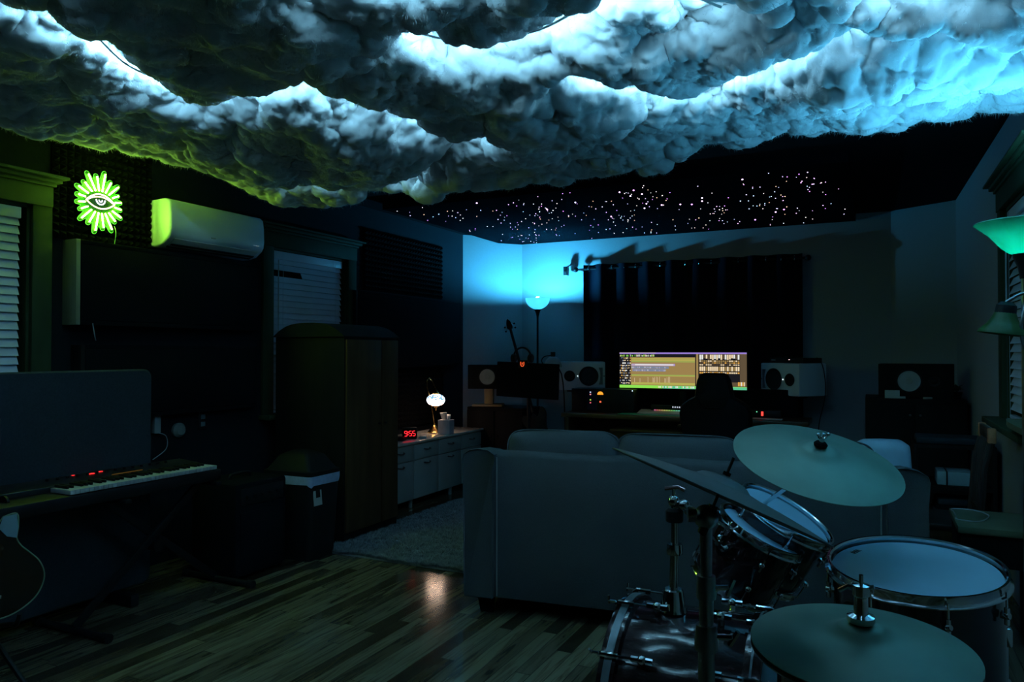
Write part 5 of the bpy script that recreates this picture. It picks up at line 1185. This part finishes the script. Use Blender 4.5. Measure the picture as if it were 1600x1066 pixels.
# big crash on boom stand
c, n = disc(1278, 711, 127, 15.6, .41, .229); cm = nframe(c-n*.02, n)
cr = thing('crash_cymbal', 'large bronze crash cymbal on a boom stand above the floor tom', 'cymbal', (c.x, c.y, 0))
MB().lathe(cymbal_prof(.229, .06, .026), cm, 84).build('cymbal', CYMG, cr)
def topnut(m, z, root):
    MB().lathe([(.001, z), (.017, z), (.019, z+.006), (.014, z+.012), (.001, z+.012)], m, 20).build('felt', BLKF, root)
    MB().tube([m@V((0, 0, z-.05)), m@V((0, 0, z+.04))], .0035, 8).build('tilter_rod', CHROME, root)
    w_ = MB(); w_.lathe([(.001, z+.012), (.007, z+.012), (.007, z+.026), (.001, z+.026)], m, 12)
    for s in (-1, 1): w_.tube([m@V((0, 0, z+.022)), m@V((s*.010, 0, z+.028)), m@V((s*.016, 0, z+.036))], .004, 6); w_.ball(m@V((s*.016, 0, z+.036)), .0055, 6)
    w_.build('wing_nut', CHROME, root)
topnut(cm, .048, cr)
under = cm@V((0, 0, -.02)); g0 = P(1165, 800, D=(c-V((0, 0, CH))).dot(fw)+.35)
MB().tube([cm@V((0, 0, .04)), under], .006, 8).build('tilter', CHROME, cr)
pole = V((c.x+.05, c.y+.33, 0)); arm0 = V((pole.x, pole.y, .80)); pole = V((c.x-.30, c.y+.30, 0)); arm0 = P(1190, 790, D=2.62); pole = V((arm0.x, arm0.y, 0))
MB().tube([under, arm0-(under-arm0).normalized()*.08], .0075, 8).build('boom_arm', CHROME, cr)
MB().cyl(arm0+V((0, -.02, 0)), arm0+V((0, .02, 0)), .02, n=12).build('boom_joint', CHROME, cr)
MB().cyl((arm0.x, arm0.y, .12), arm0, .010, n=12).build('stand_tube', CHROME, cr); stand_legs(cr, arm0.x, arm0.y, .22, .4)
# edge-on crash on near stand
c, n = disc(1126, 764, 178, 24, -.02, .203); cm = nframe(c-n*.012, n)
cr = thing('ride_cymbal', 'steeply tilted dark cymbal seen nearly edge-on over the rack toms', 'cymbal', (c.x, c.y, 0))
MB().lathe(cymbal_prof(.203, .05, .016), cm, 84).build('cymbal', CYMDG, cr); 
MB().lathe([(.001, .038), (.007, .038), (.007, .044), (.001, .044)], cm, 16).build('felt', BLKF, cr)
MB().tube([cm@V((0, 0, -.06)), cm@V((0, 0, .072))], .0028, 8).build('tilter_rod', BLK, cr)
j = P(1103, 808, D=(c-V((0, 0, CH))).dot(fw)); bt = V((j.x, j.y, 0))
MB().tube([cm@V((0, 0, -.02)), cm@V((0, 0, -.075)), j], .0085, 10).build('tilter', BLK, cr)
MB().ball(j, .022, 10).build('tilter_joint', DCHROME, cr); MB().cyl(j+V((-.03, -.012, .002)), j+V((.012, .004, .002)), .012, n=12).build('tilter_gear', DCHROME, cr)
MB().cyl((j.x, j.y, .85), j, .0095, .011, n=14).build('upper_tube', DCHROME, cr)
k1 = P(1100, 905, D=1.29).z
MB().lathe([(.001, 0), (.017, 0), (.018, .008), (.016, .04), (.001, .04)], M.Translation((j.x, j.y, k1-.04)), 18).build('height_collar', DCHROME, cr)
MB().cyl((j.x, j.y, .74), (j.x, j.y, k1-.02), .0125, n=14).build('middle_tube', DCHROME, cr)
k2 = P(1100, 1000, D=1.29).z
MB().lathe([(.001, 0), (.02, 0), (.021, .01), (.018, .045), (.001, .045)], M.Translation((j.x, j.y, k2-.025)), 18).build('lower_collar', DCHROME, cr)
w_ = MB(); w_.tube([(j.x+.015, j.y, k2), (j.x+.045, j.y, k2+.004)], .005, 6); w_.tube([(j.x+.04, j.y, k2-.01), (j.x+.055, j.y, k2+.016)], .005, 6); w_.build('wing_bolt', CHROME, cr)
w_ = MB(); w_.tube([(j.x+.012, j.y, k1-.02), (j.x+.04, j.y, k1-.016)], .005, 6); w_.tube([(j.x+.036, j.y, k1-.03), (j.x+.048, j.y, k1+.0)], .005, 6); w_.build('wing_bolt', CHROME, cr)
MB().cyl((j.x, j.y, .10), (j.x, j.y, k2), .0145, n=14).build('lower_tube', DCHROME, cr); stand_legs(cr, j.x, j.y, .3, .45)
